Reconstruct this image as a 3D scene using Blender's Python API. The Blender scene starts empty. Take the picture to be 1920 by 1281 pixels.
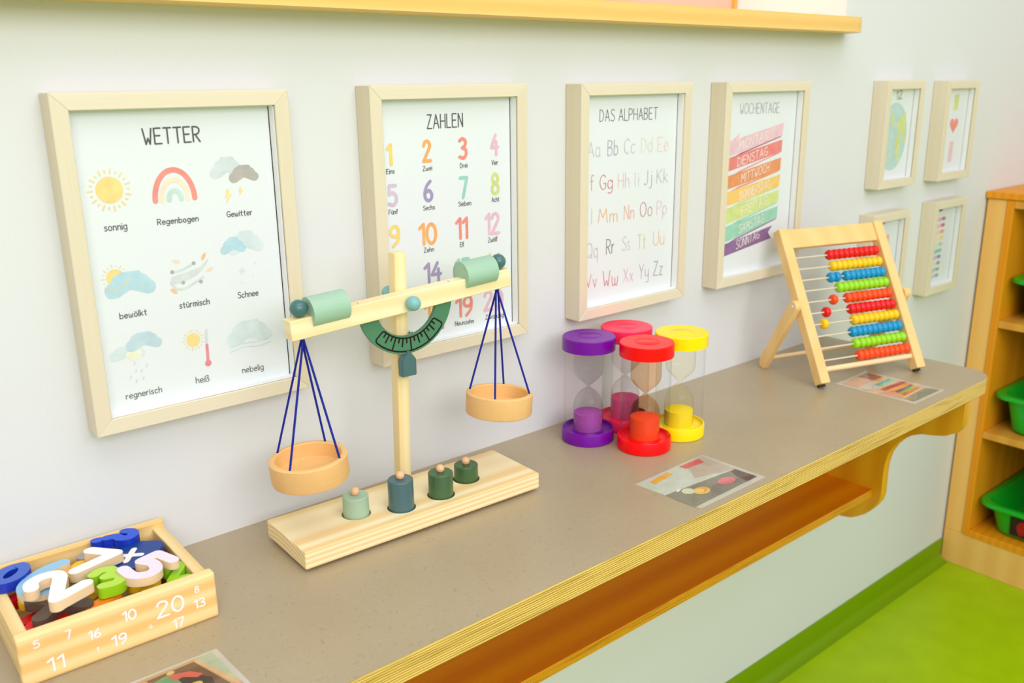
import bpy, bmesh, math, random
from mathutils import Vector, Matrix
random.seed(4)
C = bpy.context.scene.collection
SC = bpy.context.scene
Z0 = 0.744                       # height of the counter top above the floor

# ------------------------------------------------------------ camera, sky, lights, exposure
cam = bpy.data.cameras.new('camera')
cam.sensor_width = 36.0; cam.sensor_fit = 'HORIZONTAL'; cam.lens = 31.911; cam.clip_start = 0.02
cam.dof.use_dof = True; cam.dof.focus_distance = 1.04; cam.dof.aperture_fstop = 7.0
camo = bpy.data.objects.new('camera', cam); C.objects.link(camo)
_r, _u, _f = Vector((.765521, -.643311, -.011322)), Vector((.185736, .204105, .961168)), Vector((.616019, .737897, -.275733))
_m = Matrix((_r, _u, -_f)).transposed().to_4x4(); _m.translation = Vector((-.17345, -.94131, .49800 + Z0))
camo.matrix_world = _m
SC.camera = camo
w = bpy.data.worlds.new('room_light'); SC.world = w; w.use_nodes = True
w.node_tree.nodes['Background'].inputs[0].default_value = (.975, .98, 1.0, 1)
w.node_tree.nodes['Background'].inputs[1].default_value = 0.78

def area(name, loc, target, sx, sy, power, col=(1, 1, 1)):
    l = bpy.data.lights.new(name, 'AREA'); l.shape = 'RECTANGLE'; l.size = sx; l.size_y = sy; l.energy = power; l.color = col
    o = bpy.data.objects.new(name, l); C.objects.link(o); o.location = loc
    o.rotation_euler = (Vector(target) - Vector(loc)).to_track_quat('-Z', 'Y').to_euler()
    return o
area('ceiling_light', (.3, -1.15, 2.75), (.45, -.5, 0), 2.2, 1.4, 24, (.99, .98, 1))
area('daylight_from_room_windows', (-.3, -3.0, 2.25), (.7, 0, .95), 3.4, 1.3, 80, (.985, .98, 1))
area('daylight_in_window_niche', (1.12, .11, 1.62), (1.405, .11, 1.40), .25, .16, .9, (1, 1, 1))
SC.view_settings.view_transform = 'Standard'; SC.view_settings.look = 'None'
SC.view_settings.gamma = 1.0; SC.view_settings.use_curve_mapping = False
SC.view_settings.exposure = -0.33

# ------------------------------------------------------------ materials
def lin(c):
    return tuple((v/255/12.92 if v/255 <= .04045 else ((v/255+.055)/1.055)**2.4) for v in c) + (1,)
def newmat(name):
    m = bpy.data.materials.new(name); m.use_nodes = True
    return m, m.node_tree.nodes, m.node_tree.links, m.node_tree.nodes['Principled BSDF']
def pm(name, col, rough=.5, spec=.5, var=0, vscale=40, bump=0, bscale=300, coat=0, metal=0):
    m, N, L, b = newmat(name)
    b.inputs['Base Color'].default_value = lin(col); b.inputs['Roughness'].default_value = rough
    b.inputs['Specular IOR Level'].default_value = spec; b.inputs['Metallic'].default_value = metal
    b.inputs['Coat Weight'].default_value = coat
    if var or bump:
        t = N.new('ShaderNodeTexCoord')
    if var:
        n = N.new('ShaderNodeTexNoise'); n.inputs['Scale'].default_value = vscale; n.inputs['Detail'].default_value = 3
        r = N.new('ShaderNodeValToRGB'); r.color_ramp.elements[0].position = .3; r.color_ramp.elements[1].position = .7
        r.color_ramp.elements[0].color = lin([max(0, c*(1-var)) for c in col]); r.color_ramp.elements[1].color = lin([min(255, c+(255-c)*var) for c in col])
        L.new(t.outputs['Object'], n.inputs['Vector']); L.new(n.outputs['Fac'], r.inputs[0]); L.new(r.outputs[0], b.inputs['Base Color'])
    if bump:
        n2 = N.new('ShaderNodeTexNoise'); n2.inputs['Scale'].default_value = bscale
        bp = N.new('ShaderNodeBump'); bp.inputs['Strength'].default_value = bump; bp.inputs['Distance'].default_value = .001
        L.new(t.outputs['Object'], n2.inputs['Vector']); L.new(n2.outputs['Fac'], bp.inputs['Height']); L.new(bp.outputs[0], b.inputs['Normal'])
    return m
def wood(name, c1, c2, axis=0, period=.006, dist=3.0, centre=(0, 0, -.03), along=.06, rough=.5, fine=.35, spec=.4):
    """growth rings round the grain axis, stretched along it, plus fine fibres"""
    m, N, L, b = newmat(name)
    t = N.new('ShaderNodeTexCoord'); mp = N.new('ShaderNodeMapping'); mp.vector_type = 'POINT'
    s = [1, 1, 1]; s[axis] = along; mp.inputs['Scale'].default_value = s
    mp.inputs['Location'].default_value = [-c*q for c, q in zip(centre, s)]
    wv = N.new('ShaderNodeTexWave'); wv.wave_type = 'RINGS'; wv.rings_direction = 'XYZ'[axis]
    wv.inputs['Scale'].default_value = 2*math.pi/(20*period); wv.inputs['Distortion'].default_value = dist
    wv.inputs['Detail'].default_value = 2; wv.inputs['Detail Scale'].default_value = .12
    n = N.new('ShaderNodeTexNoise'); n.inputs['Scale'].default_value = 420; n.inputs['Detail'].default_value = 2
    mx = N.new('ShaderNodeMix'); mx.data_type = 'FLOAT'; mx.inputs[0].default_value = fine
    r = N.new('ShaderNodeValToRGB'); r.color_ramp.elements[0].position = .25; r.color_ramp.elements[1].position = .9
    r.color_ramp.elements[0].color = lin(c1); r.color_ramp.elements[1].color = lin(c2)
    L.new(t.outputs['Object'], mp.inputs[0]); L.new(mp.outputs[0], wv.inputs[0]); L.new(mp.outputs[0], n.inputs['Vector'])
    L.new(wv.outputs['Fac'], mx.inputs[2]); L.new(n.outputs['Fac'], mx.inputs[3]); L.new(mx.outputs[0], r.inputs[0])
    L.new(r.outputs[0], b.inputs['Base Color']); b.inputs['Roughness'].default_value = rough; b.inputs['Specular IOR Level'].default_value = spec
    return m
def clear(name, tint=(1, 1, 1), gloss=.12, base=.03):
    """thin clear sheet: light passes straight through, mirror reflection grows towards grazing angles"""
    m = bpy.data.materials.new(name); m.use_nodes = True; N = m.node_tree.nodes; L = m.node_tree.links
    N.remove(N['Principled BSDF']); o = N['Material Output']
    lw = N.new('ShaderNodeLayerWeight'); lw.inputs[0].default_value = .5
    pw = N.new('ShaderNodeMath'); pw.operation = 'POWER'; pw.inputs[1].default_value = 4.0
    mu = N.new('ShaderNodeMath'); mu.operation = 'MULTIPLY'; mu.inputs[1].default_value = gloss
    ma = N.new('ShaderNodeMath'); ma.operation = 'ADD'; ma.inputs[1].default_value = base; ma.use_clamp = True
    L.new(lw.outputs['Facing'], pw.inputs[0]); L.new(pw.outputs[0], mu.inputs[0])
    tr = N.new('ShaderNodeBsdfTransparent'); tr.inputs[0].default_value = (*tint, 1)
    gl = N.new('ShaderNodeBsdfGlossy'); gl.inputs['Roughness'].default_value = .03
    mx = N.new('ShaderNodeMixShader')
    L.new(mu.outputs[0], ma.inputs[0]); L.new(ma.outputs[0], mx.inputs[0]); L.new(tr.outputs[0], mx.inputs[1]); L.new(gl.outputs[0], mx.inputs[2])
    L.new(mx.outputs[0], o.inputs[0])
    return m
def laminate(name):
    m, N, L, b = newmat(name)
    t = N.new('ShaderNodeTexCoord')
    n1 = N.new('ShaderNodeTexNoise'); n1.inputs['Scale'].default_value = 9; n1.inputs['Detail'].default_value = 5
    r1 = N.new('ShaderNodeValToRGB'); r1.color_ramp.elements[0].color = lin((166, 150, 120)); r1.color_ramp.elements[1].color = lin((178, 163, 134))
    n2 = N.new('ShaderNodeTexNoise'); n2.inputs['Scale'].default_value = 210; n2.inputs['Detail'].default_value = 2; n2.inputs['Distortion'].default_value = 1.2
    r2 = N.new('ShaderNodeValToRGB'); r2.color_ramp.elements[0].position = .30; r2.color_ramp.elements[1].position = .37
    r2.color_ramp.elements[0].color = (.82, .80, .77, 1); r2.color_ramp.elements[1].color = (1, 1, 1, 1)
    r3 = N.new('ShaderNodeValToRGB'); r3.color_ramp.elements[0].position = .66; r3.color_ramp.elements[1].position = .72
    r3.color_ramp.elements[0].color = (1, 1, 1, 1); r3.color_ramp.elements[1].color = (1.12, 1.11, 1.09, 1)
    a = N.new('ShaderNodeMix'); a.data_type = 'RGBA'; a.blend_type = 'MULTIPLY'; a.inputs[0].default_value = 1
    a2 = N.new('ShaderNodeMix'); a2.data_type = 'RGBA'; a2.blend_type = 'MULTIPLY'; a2.inputs[0].default_value = 1
    for n in (n1, n2): L.new(t.outputs['Object'], n.inputs['Vector'])
    L.new(n1.outputs['Fac'], r1.inputs[0]); L.new(n2.outputs['Fac'], r2.inputs[0]); L.new(n2.outputs['Fac'], r3.inputs[0])
    L.new(r1.outputs[0], a.inputs[6]); L.new(r2.outputs[0], a.inputs[7]); L.new(a.outputs[2], a2.inputs[6]); L.new(r3.outputs[0], a2.inputs[7])
    L.new(a2.outputs[2], b.inputs['Base Color']); b.inputs['Roughness'].default_value = .34; b.inputs['Specular IOR Level'].default_value = .75
    return m
def plywood(name, zlo, zhi, plies, light, dark):
    """edge of birch plywood: thin plies stacked in z, some darker with small voids"""
    m, N, L, b = newmat(name)
    t = N.new('ShaderNodeTexCoord'); sp = N.new('ShaderNodeSeparateXYZ'); L.new(t.outputs['Object'], sp.inputs[0])
    mr = N.new('ShaderNodeMapRange'); mr.inputs[1].default_value = zlo; mr.inputs[2].default_value = zhi; mr.inputs[3].default_value = 0; mr.inputs[4].default_value = plies
    L.new(sp.outputs[2], mr.inputs[0])
    fr = N.new('ShaderNodeMath'); fr.operation = 'FRACT'; L.new(mr.outputs[0], fr.inputs[0])
    r = N.new('ShaderNodeValToRGB'); e = r.color_ramp.elements
    e[0].position = 0; e[0].color = lin(dark); e[1].position = 1; e[1].color = lin(light)
    for p, c in ((.22, dark), (.34, light), (.9, light)):
        q = e.new(p); q.color = lin(c)
    L.new(fr.outputs[0], r.inputs[0])
    mp = N.new('ShaderNodeMapping'); mp.inputs['Scale'].default_value = (14, 14, 330); L.new(t.outputs['Object'], mp.inputs[0])
    n = N.new('ShaderNodeTexNoise'); n.inputs['Scale'].default_value = 1; n.inputs['Detail'].default_value = 4; L.new(mp.outputs[0], n.inputs['Vector'])
    r2 = N.new('ShaderNodeValToRGB'); r2.color_ramp.elements[0].position = .22; r2.color_ramp.elements[0].color = (.45, .35, .2, 1); r2.color_ramp.elements[1].position = .5; r2.color_ramp.elements[1].color = (1, 1, 1, 1)
    L.new(n.outputs['Fac'], r2.inputs[0])
    a = N.new('ShaderNodeMix'); a.data_type = 'RGBA'; a.blend_type = 'MULTIPLY'; a.inputs[0].default_value = .8
    L.new(r.outputs[0], a.inputs[6]); L.new(r2.outputs[0], a.inputs[7]); L.new(a.outputs[2], b.inputs['Base Color'])
    b.inputs['Roughness'].default_value = .45
    return m

M = {}
M['wall'] = pm('white_wall_paint', (221, 223, 223), .7, .3, bump=.15, bscale=500)
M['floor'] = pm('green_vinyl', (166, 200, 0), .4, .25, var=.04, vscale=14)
M['skirting'] = pm('green_vinyl_shaded', (120, 156, 0), .4, .25)  # floor green darkened: shade of the upright face is put into the colour
M['laminate'] = laminate('speckled_grey_laminate')
M['ply'] = plywood('counter_plywood_edge', -.0275, -.0012, 10, (242, 204, 112), (150, 98, 22))
M['plyshelf'] = plywood('shelf_plywood_edge', -.257, -.241, 6, (236, 164, 26), (160, 90, 4))
M['shelfwood'] = wood('shelf_birch', (226, 124, 0), (242, 146, 0), 0, .05, 6, (0, .3, 0), .12, .5, .4, .2)
M['bracket'] = wood('bracket_birch', (224, 154, 6), (236, 174, 20), 2, .02, 3, (0, .3, 0), .1, .45, .4)
M['sill'] = wood('sill_beech', (238, 190, 102), (246, 204, 122), 0, .02, 5, (0, .02, -.05), .05, .4, .5)
M['winframe'] = pm('window_frame_orange_wood', (244, 160, 70), .4)
M['winpane'] = pm('peach_window_blind', (226, 174, 156), .6, .2)
M['frame'] = wood('pale_frame_wood', (222, 209, 180), (228, 217, 191), 2, .03, 2, (0, .05, 0), .05, .55, .6)
M['frame_h'] = wood('pale_frame_wood_rail', (225, 213, 186), (231, 221, 196), 0, .03, 2, (0, .05, 0), .05, .55, .6)
M['paper'] = pm('poster_paper', (228, 232, 234), .6, .2)
M['spacer'] = pm('white_spacer', (240, 241, 240), .6, .3)
M['backing'] = pm('dark_backing', (70, 52, 34), .8, .2)
M['glass'] = clear('picture_glass', (1, 1, 1), .4, .006)
M['pine'] = wood('pine_base', (243, 212, 150), (254, 238, 194), 0, .0056, 1.3, (0, .012, -.14), .05, .5, .2)
M['pine_post'] = wood('pine_post', (242, 216, 156), (248, 228, 176), 2, .009, 2, (.03, .02, 0), .05, .5, .3)
M['pine_beam'] = wood('pine_beam', (242, 222, 168), (250, 236, 192), 0, .02, 2, (0, .02, -.03), .05, .5, .3)
M['beech'] = wood('beech_pan', (236, 186, 118), (241, 196, 130), 0, .03, 4, (0, .2, 0), .1, .5, .8)
M['beech_ball'] = pm('beech_knob', (240, 190, 140), .45, var=.05)
M['mint'] = wood('mint_stain', (158, 194, 168), (166, 202, 176), 0, .02, 2, (0, .1, 0), .05, .5, .7)
M['mintw'] = pm('mint_paint', (164, 194, 166), .5, var=.03)
M['slate'] = pm('slate_teal_paint', (74, 108, 112), .32)
M['green1'] = pm('leaf_green_paint', (68, 104, 66), .32)
M['green2'] = pm('deep_green_paint', (62, 98, 56), .32)
M['arc'] = pm('scale_arc_green', (70, 128, 92), .5, var=.03)
M['tealball'] = pm('dark_teal_ball', (66, 112, 112), .3, coat=.2)
M['aqua'] = pm('aqua_ball', (128, 184, 184), .4)
M['black'] = pm('black_print', (34, 20, 18), .6, .2)
M['cord'] = pm('blue_cord', (18, 34, 150), .7, .3, bump=.6, bscale=1500)
M['rubber'] = pm('dark_rubber', (64, 50, 42), .7, .2)
M['foot'] = pm('clear_foot', (196, 182, 150), .4)
M['abacus'] = wood('abacus_wood', (240, 198, 126), (246, 208, 140), 2, .04, 2, (0, .06, 0), .06, .45, .5)
M['rod'] = pm('pale_rod', (226, 214, 186), .4)
M['dowel'] = wood('pale_dowel', (240, 208, 154), (248, 222, 174), 0, .01, 2, (0, .05, 0), .05, .45, .5)
M['steel'] = pm('steel_pin', (222, 224, 226), .3, metal=.6)
M['boxwood'] = wood('box_pine', (240, 196, 120), (250, 222, 158), 0, .014, 2.5, (0, -.02, -.045), .05, .5, .25)
M['boxwood_y'] = wood('box_pine_side', (238, 204, 136), (246, 220, 160), 1, .011, 2.5, (0, 0, -.045), .05, .5, .25)
M['boxprint'] = pm('white_box_print', (248, 244, 244), .6, .2)
M['rawwood'] = pm('raw_wood', (236, 208, 166), .6, .2)
M['cab'] = wood('cabinet_birch', (218, 150, 48), (228, 166, 62), 2, .05, 4, (0, .4, 0), .1, .5, .4)
M['cabedge'] = wood('cabinet_solid_edge', (232, 146, 8), (240, 160, 18), 2, .02, 2, (0, .4, 0), .1, .5, .4)
M['filler'] = wood('cabinet_filler', (240, 184, 98), (246, 196, 112), 2, .06, 4, (0, .4, 0), .1, .5, .4)
M['tray'] = pm('green_tray_plastic', (12, 178, 34), .3, .5)
M['dark'] = pm('dark_card', (34, 18, 24), .5)
M['sandclear'] = clear('timer_clear_plastic', (.992, .992, .99), .4, .008)
M['film'] = clear('laminating_film', (.98, .98, .98), .6, .05)

# ------------------------------------------------------------ mesh helpers
def link(name, me, mats, parent=None, loc=None, rot=None, smooth=None, kind=None, label=None):
    o = bpy.data.objects.new(name, me); C.objects.link(o)
    for m in (mats if isinstance(mats, (list, tuple)) else [mats]): me.materials.append(m)
    if parent: o.parent = parent
    if loc is not None: o.location = loc
    if rot is not None: o.rotation_euler = rot
    if smooth is not None and len(me.polygons):
        me.polygons.foreach_set('use_smooth', [True]*len(me.polygons)); me.set_sharp_from_angle(angle=math.radians(smooth))
    if kind: o['kind'] = kind
    if label: o['label'] = label
    return o
def obj(name, bm, mats, parent=None, loc=None, rot=None, smooth=None, kind=None, label=None):
    me = bpy.data.meshes.new(name); bm.to_mesh(me); bm.free()
    return link(name, me, mats, parent, loc, rot, smooth, kind, label)
def empty(name, loc, label, cat, group=None, rotz=0):
    o = bpy.data.objects.new(name, None); C.objects.link(o); o.location = loc; o.rotation_euler = (0, 0, rotz)
    o.empty_display_size = .02
    return tag(o, label, cat, group)
def tag(o, label, cat, group=None):
    o['label'] = label; o['category'] = cat
    if group: o['group'] = group
    return o
def box(bm, x0, x1, y0, y1, z0, z1, bev=0, seg=2, mi=0, mat=None):
    vs = [bm.verts.new((x, y, z)) for x in (x0, x1) for y in (y0, y1) for z in (z0, z1)]
    q = [(0, 1, 3, 2), (4, 6, 7, 5), (0, 4, 5, 1), (2, 3, 7, 6), (0, 2, 6, 4), (1, 5, 7, 3)]
    fs = [bm.faces.new([vs[i] for i in f]) for f in q]
    for f in fs: f.material_index = mi
    if mat is not None: bmesh.ops.transform(bm, matrix=mat, verts=vs)
    if bev:
        es = list({e for f in fs for e in f.edges})
        bmesh.ops.bevel(bm, geom=es, offset=bev, segments=seg, affect='EDGES', profile=.5)
    return vs
def prism(bm, pts, a, b, axis=2, mi=0, side_mi=None):
    """polygon pts extruded from a to b along an axis (pts are the two other coordinates in xyz order)"""
    def P(q, h):
        l = list(q); l.insert(axis, h); return l
    v0 = [bm.verts.new(P(q, a)) for q in pts]; v1 = [bm.verts.new(P(q, b)) for q in pts]
    f0 = bm.faces.new(v0[::-1]); f1 = bm.faces.new(v1); f0.material_index = f1.material_index = mi
    n = len(pts)
    for i in range(n):
        f = bm.faces.new((v0[i], v0[(i+1) % n], v1[(i+1) % n], v1[i])); f.material_index = mi if side_mi is None else side_mi
    bmesh.ops.recalc_face_normals(bm, faces=list(bm.faces))
def lathe(bm, prof, n=48, cx=0, cy=0, closed=False, mi=0, mat=None):
    rings = []; made = []
    for r, z in prof:
        if r < 1e-7:
            ring = [bm.verts.new((cx, cy, z))]
        else:
            ring = [bm.verts.new((cx+r*math.cos(2*math.pi*i/n), cy+r*math.sin(2*math.pi*i/n), z)) for i in range(n)]
        rings.append(ring); made += ring
    pairs = list(zip(rings, rings[1:])) + ([(rings[-1], rings[0])] if closed else [])
    for a, b in pairs:
        for i in range(n):
            j = (i+1) % n
            if len(a) == 1 and len(b) == 1: continue
            if len(a) == 1: f = bm.faces.new((a[0], b[j], b[i]))
            elif len(b) == 1: f = bm.faces.new((a[i], a[j], b[0]))
            else: f = bm.faces.new((a[i], a[j], b[j], b[i]))
            f.material_index = mi
    if mat is not None: bmesh.ops.transform(bm, matrix=mat, verts=made)
    return made
def ball(bm, r, loc, n=20):
    lathe(bm, [(r*math.sin(math.pi*i/12), -r*math.cos(math.pi*i/12)) for i in range(13)], n, mat=Matrix.Translation(loc))
def tube(bm, pts, r, n=10):
    pts = [Vector(p) for p in pts]; rings = []
    for i, p in enumerate(pts):
        d = (pts[min(i+1, len(pts)-1)] - pts[max(i-1, 0)]).normalized()
        q = d.to_track_quat('Z', 'Y').to_matrix()
        rings.append([bm.verts.new(p + q @ Vector((r*math.cos(2*math.pi*k/n), r*math.sin(2*math.pi*k/n), 0))) for k in range(n)])
    for a, b in zip(rings, rings[1:]):
        for k in range(n): bm.faces.new((a[k], a[(k+1) % n], b[(k+1) % n], b[k]))
    bm.faces.new(rings[0][::-1]); bm.faces.new(rings[-1])
def rrect(w, d, r, seg=6, cx=0, cy=0):
    out = []
    for sx, sy, a0 in ((1, 1, 0), (-1, 1, 90), (-1, -1, 180), (1, -1, 270)):
        for k in range(seg+1):
            a = math.radians(a0+90*k/seg); out.append((cx+sx*(w/2-r)+r*math.cos(a), cy+sy*(d/2-r)+r*math.sin(a)))
    return out

# ------------------------------------------------------------ hand-drawn stroke alphabet (percent of cap height)
G = {}
def _g(t):
    for ln in t.strip().split('\n'):
        k, s = ln.split(' ', 1); st = []
        for q in s.split(';'):
            q = q.strip(); sm = q.startswith('~'); q = q.lstrip('~')
            st.append((sm, [tuple(float(v)/100 for v in a.split(',')) for a in q.split()]))
        G[k] = st
_g('''A 0,0 24,100 48,0;9,35 40,35
B 0,0 0,100;~0,100 30,95 38,76 25,57 0,53;~0,53 32,48 42,26 28,4 0,0
C ~42,85 26,100 8,85 0,50 8,14 26,0 43,14
D 0,0 0,100;~0,100 26,92 42,50 26,8 0,0
E 38,100 0,100 0,0 40,0;0,52 32,52
F 38,100 0,100 0,0;0,52 32,52
G ~42,85 26,100 8,85 0,50 8,14 26,0 42,14 43,42;43,42 26,42
H 0,0 0,100;42,0 42,100;0,50 42,50
I 0,0 0,100
J ~24,100 24,30 18,4 8,0 0,8
K 0,0 0,100;38,100 0,46;10,55 40,0
L 0,100 0,0 34,0
M 0,0 8,100 28,35 48,100 56,0
N 0,0 0,100 40,0 40,100
O ~24,100 6,85 0,50 6,15 24,0 42,15 48,50 42,85 24,100
P 0,0 0,100;~0,100 30,95 40,74 28,52 0,47
Q ~24,100 6,85 0,50 6,15 24,0 42,15 48,50 42,85 24,100;30,20 48,-6
R 0,0 0,100;~0,100 30,95 40,74 28,52 0,47;14,47 40,0
S ~38,88 22,100 5,88 4,70 20,54 36,38 38,16 20,0 0,12
T 0,100 44,100;22,100 22,0
U ~0,100 0,30 8,4 21,0 34,4 42,30 42,100
V 0,100 21,0 42,100
W 0,100 14,0 27,38 38,0 50,100
X 0,100 40,0;40,100 0,0
Y 0,100 20,48 40,100;20,48 20,0
Z 2,100 38,100 0,0 40,0
a ~34,52 18,63 3,50 0,30 5,8 18,0 34,16;34,62 34,0
b 0,100 0,0;~0,16 16,0 31,10 35,31 30,52 16,62 0,48
c ~31,52 17,63 3,50 0,30 5,8 18,0 32,10
d 34,100 34,0;~34,48 18,62 4,52 0,31 4,10 18,0 34,16
e ~2,33 33,36 29,55 16,63 3,50 0,30 5,8 18,0 32,9
f ~28,94 18,100 10,88 10,0;0,60 24,60
g ~34,48 18,62 4,52 0,33 4,12 18,3 34,18;~34,62 34,-8 26,-26 14,-30 2,-24
h 0,100 0,0;~0,40 14,61 28,56 31,40 31,0
i 0,62 0,0;0,84 0,88
j ~14,62 14,-10 8,-28 -4,-28;14,84 14,88
k 0,100 0,0;28,62 0,24;9,33 30,0
l 0,100 0,0
m 0,62 0,0;~0,42 10,60 21,58 23,42 23,0;~23,42 33,60 44,58 46,42 46,0
n 0,62 0,0;~0,40 14,61 28,56 31,40 31,0
o ~17,63 4,52 0,31 4,10 17,0 30,10 34,31 30,52 17,63
p 0,62 0,-32;~0,16 16,0 31,10 35,31 30,52 16,62 0,48
q 34,62 34,-32;~34,48 18,62 4,52 0,31 4,10 18,0 34,16
r 0,62 0,0;~0,38 8,56 22,62
s ~28,54 16,63 4,54 8,38 22,28 28,14 16,0 0,8
t ~12,90 12,8 22,0;0,62 26,62
u ~0,62 0,20 8,2 20,2 31,18;31,62 31,0
v 0,62 15,0 30,62
w ~0,62 4,6 14,2 22,20 22,50;~22,20 28,2 38,6 44,62
x 0,62 28,0;28,62 0,0
y ~0,62 0,30 8,16 20,16 31,30;~31,62 31,-8 24,-28 6,-28
z 0,62 28,62 0,0 30,0
ß ~0,0 0,75 8,97 20,100 31,88 26,70 16,58 30,44 35,24 26,4 12,2
0 ~22,100 5,82 0,50 5,18 22,0 39,18 44,50 39,82 22,100
1 0,80 20,100 20,0
2 ~2,78 10,96 26,100 40,86 38,66 20,35 0,0;0,0 44,0
3 ~2,90 20,100 38,88 36,66 18,54;~18,54 38,44 42,22 26,2 0,8
4 30,100 0,38 46,38;34,66 34,0
5 40,100 6,100 3,56;~3,56 22,64 40,50 42,24 26,2 0,8
6 ~34,98 14,76 2,40 6,12 22,0 38,12 40,34 26,52 8,42
7 0,100 42,100 16,0
8 ~20,54 4,66 4,88 20,100 36,88 36,66 20,54 2,38 0,14 20,0 40,14 38,38 20,54
9 ~36,60 20,48 4,58 2,80 16,100 32,96 38,74 34,30 12,0
? ~0,80 8,97 24,100 38,86 34,66 20,52 20,30;20,8 20,2
+ 0,50 60,50;30,80 30,20
- 0,50 50,50
x2 0,80 60,20;0,20 60,80''')
for a, b_ in (('ä', 'a'), ('ö', 'o'), ('ü', 'u')):
    G[a] = G[b_] + [(False, [(.08, .82), (.08, .87)]), (False, [(.24, .82), (.24, .87)])]
def smooth_pts(p, n=6):
    q = [p[0]] + list(p) + [p[-1]]
    if p[0] == p[-1]: q[0] = p[-2]; q[-1] = p[1]
    out = []
    for i in range(1, len(q)-2):
        a, b, c, d = q[i-1:i+3]
        for k in range(n):
            t = k/n; t2 = t*t; t3 = t2*t
            out.append(tuple(.5*((2*b[j])+(-a[j]+c[j])*t+(2*a[j]-5*b[j]+4*c[j]-d[j])*t2+(-a[j]+3*b[j]-3*c[j]+d[j])*t3) for j in (0, 1)))
    out.append(tuple(p[-1])); return out
def gwidth(ch): return max(x for _, s in G[ch] for x, y in s)
def strokes(text, cap, width=None, sp=.16, xs=1.0, n=5):
    """polylines (x, y) of a word; squeezed or stretched to a given width"""
    x = 0; res = []
    for ch in text:
        if ch == ' ': x += .34; continue
        for sm, p in G[ch]:
            res.append([(x+q[0]*xs, q[1]) for q in (smooth_pts(p, n) if sm else p)])
        x += gwidth(ch)*xs + sp
    tot = max(x-sp, .05)
    sx = (width/tot) if (width and tot > .08) else cap
    return [[(a*sx, b*cap) for a, b in s] for s in res]
def ribbon(bm, polys, wid, f, h=None, caps=6, mi=0, side=None):
    """flat round-ended strokes; f maps (x, y, level) to a point; h = thickness for solid pieces"""
    r = wid/2
    def outline(pl):
        n = len(pl); L_, R_ = [], []
        for i in range(n):
            a = pl[max(i-1, 0)]; c = pl[min(i+1, n-1)]
            d1 = Vector((pl[i][0]-a[0], pl[i][1]-a[1])); d2 = Vector((c[0]-pl[i][0], c[1]-pl[i][1]))
            if d1.length < 1e-9: d1 = d2
            if d2.length < 1e-9: d2 = d1
            d1.normalize(); d2.normalize(); t = d1+d2
            if t.length < 1e-6: t = d1
            t.normalize(); k = 1/max(.55, t.dot(d1))
            nx, ny = -t.y*r*k, t.x*r*k
            L_.append((pl[i][0]+nx, pl[i][1]+ny)); R_.append((pl[i][0]-nx, pl[i][1]-ny))
        def cap(p, d):
            a0 = math.atan2(d.y, d.x)
            return [(p[0]+r*math.cos(a0+math.pi/2-math.pi*k/caps), p[1]+r*math.sin(a0+math.pi/2-math.pi*k/caps)) for k in range(1, caps)]
        e = cap(pl[-1], Vector((pl[-1][0]-pl[-2][0], pl[-1][1]-pl[-2][1])).normalized())
        s = cap(pl[0], Vector((pl[0][0]-pl[1][0], pl[0][1]-pl[1][1])).normalized())
        return L_, R_, e, s
    kk = 0
    for pl in polys:
        parts = [[pl[0]]]
        for i in range(1, len(pl)):                       # cut at sharp corners
            parts[-1].append(pl[i])
            if 0 < i < len(pl)-1:
                d1 = Vector((pl[i][0]-pl[i-1][0], pl[i][1]-pl[i-1][1])); d2 = Vector((pl[i+1][0]-pl[i][0], pl[i+1][1]-pl[i][1]))
                if d1.length > 1e-9 and d2.length > 1e-9 and d1.angle(d2) > .75: parts.append([pl[i]])
        for q in parts:
            q = [a for i, a in enumerate(q) if i == 0 or (abs(a[0]-q[i-1][0])+abs(a[1]-q[i-1][1])) > 1e-9]
            if len(q) < 2: continue
            L_, R_, e, s = outline(q); kk += 1; ex = kk*(1.5e-5 if h is None else 6e-5)
            for lev in ((ex,) if h is None else (-ex*.3, h+ex)):
                sl = (1.5e-6 if h is None else (1.2e-5 if lev > 0 else -1.2e-5)); le = lev+sl*(len(q)-1)
                l = [bm.verts.new(f(x, y, lev+sl*i)) for i, (x, y) in enumerate(L_)]; rr = [bm.verts.new(f(x, y, lev+sl*i)) for i, (x, y) in enumerate(R_)]
                ev = [bm.verts.new(f(x, y, le)) for x, y in e]; sv = [bm.verts.new(f(x, y, lev)) for x, y in s]
                fs = [bm.faces.new((l[i], rr[i], rr[i+1], l[i+1])) for i in range(len(q)-1)]
                fs.append(bm.faces.new([l[-1], rr[-1]] + ev[::-1])); fs.append(bm.faces.new([rr[0], l[0]] + sv[::-1]))
                for a in fs: a.material_index = mi
                if h is not None and lev < h:
                    lo = (l, rr, ev, sv)
                    for a in fs: a.normal_flip()
            if h is not None:
                A = lo[1] + lo[2][::-1] + lo[0][::-1] + lo[3][::-1]; B = rr + ev[::-1] + l[::-1] + sv[::-1]
                for i in range(len(A)):
                    j = (i+1) % len(A); a = bm.faces.new((A[i], A[j], B[j], B[i])); a.material_index = mi if side is None else side
def flat(bm, pts, f, mi=0):
    a = bm.faces.new([bm.verts.new(f(x, y, 0)) for x, y in pts]); a.material_index = mi
def disc_pts(cx, cy, r, n=28, ry=None):
    return [(cx+r*math.cos(2*math.pi*i/n), cy+(ry or r)*math.sin(2*math.pi*i/n)) for i in range(n)]

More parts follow.
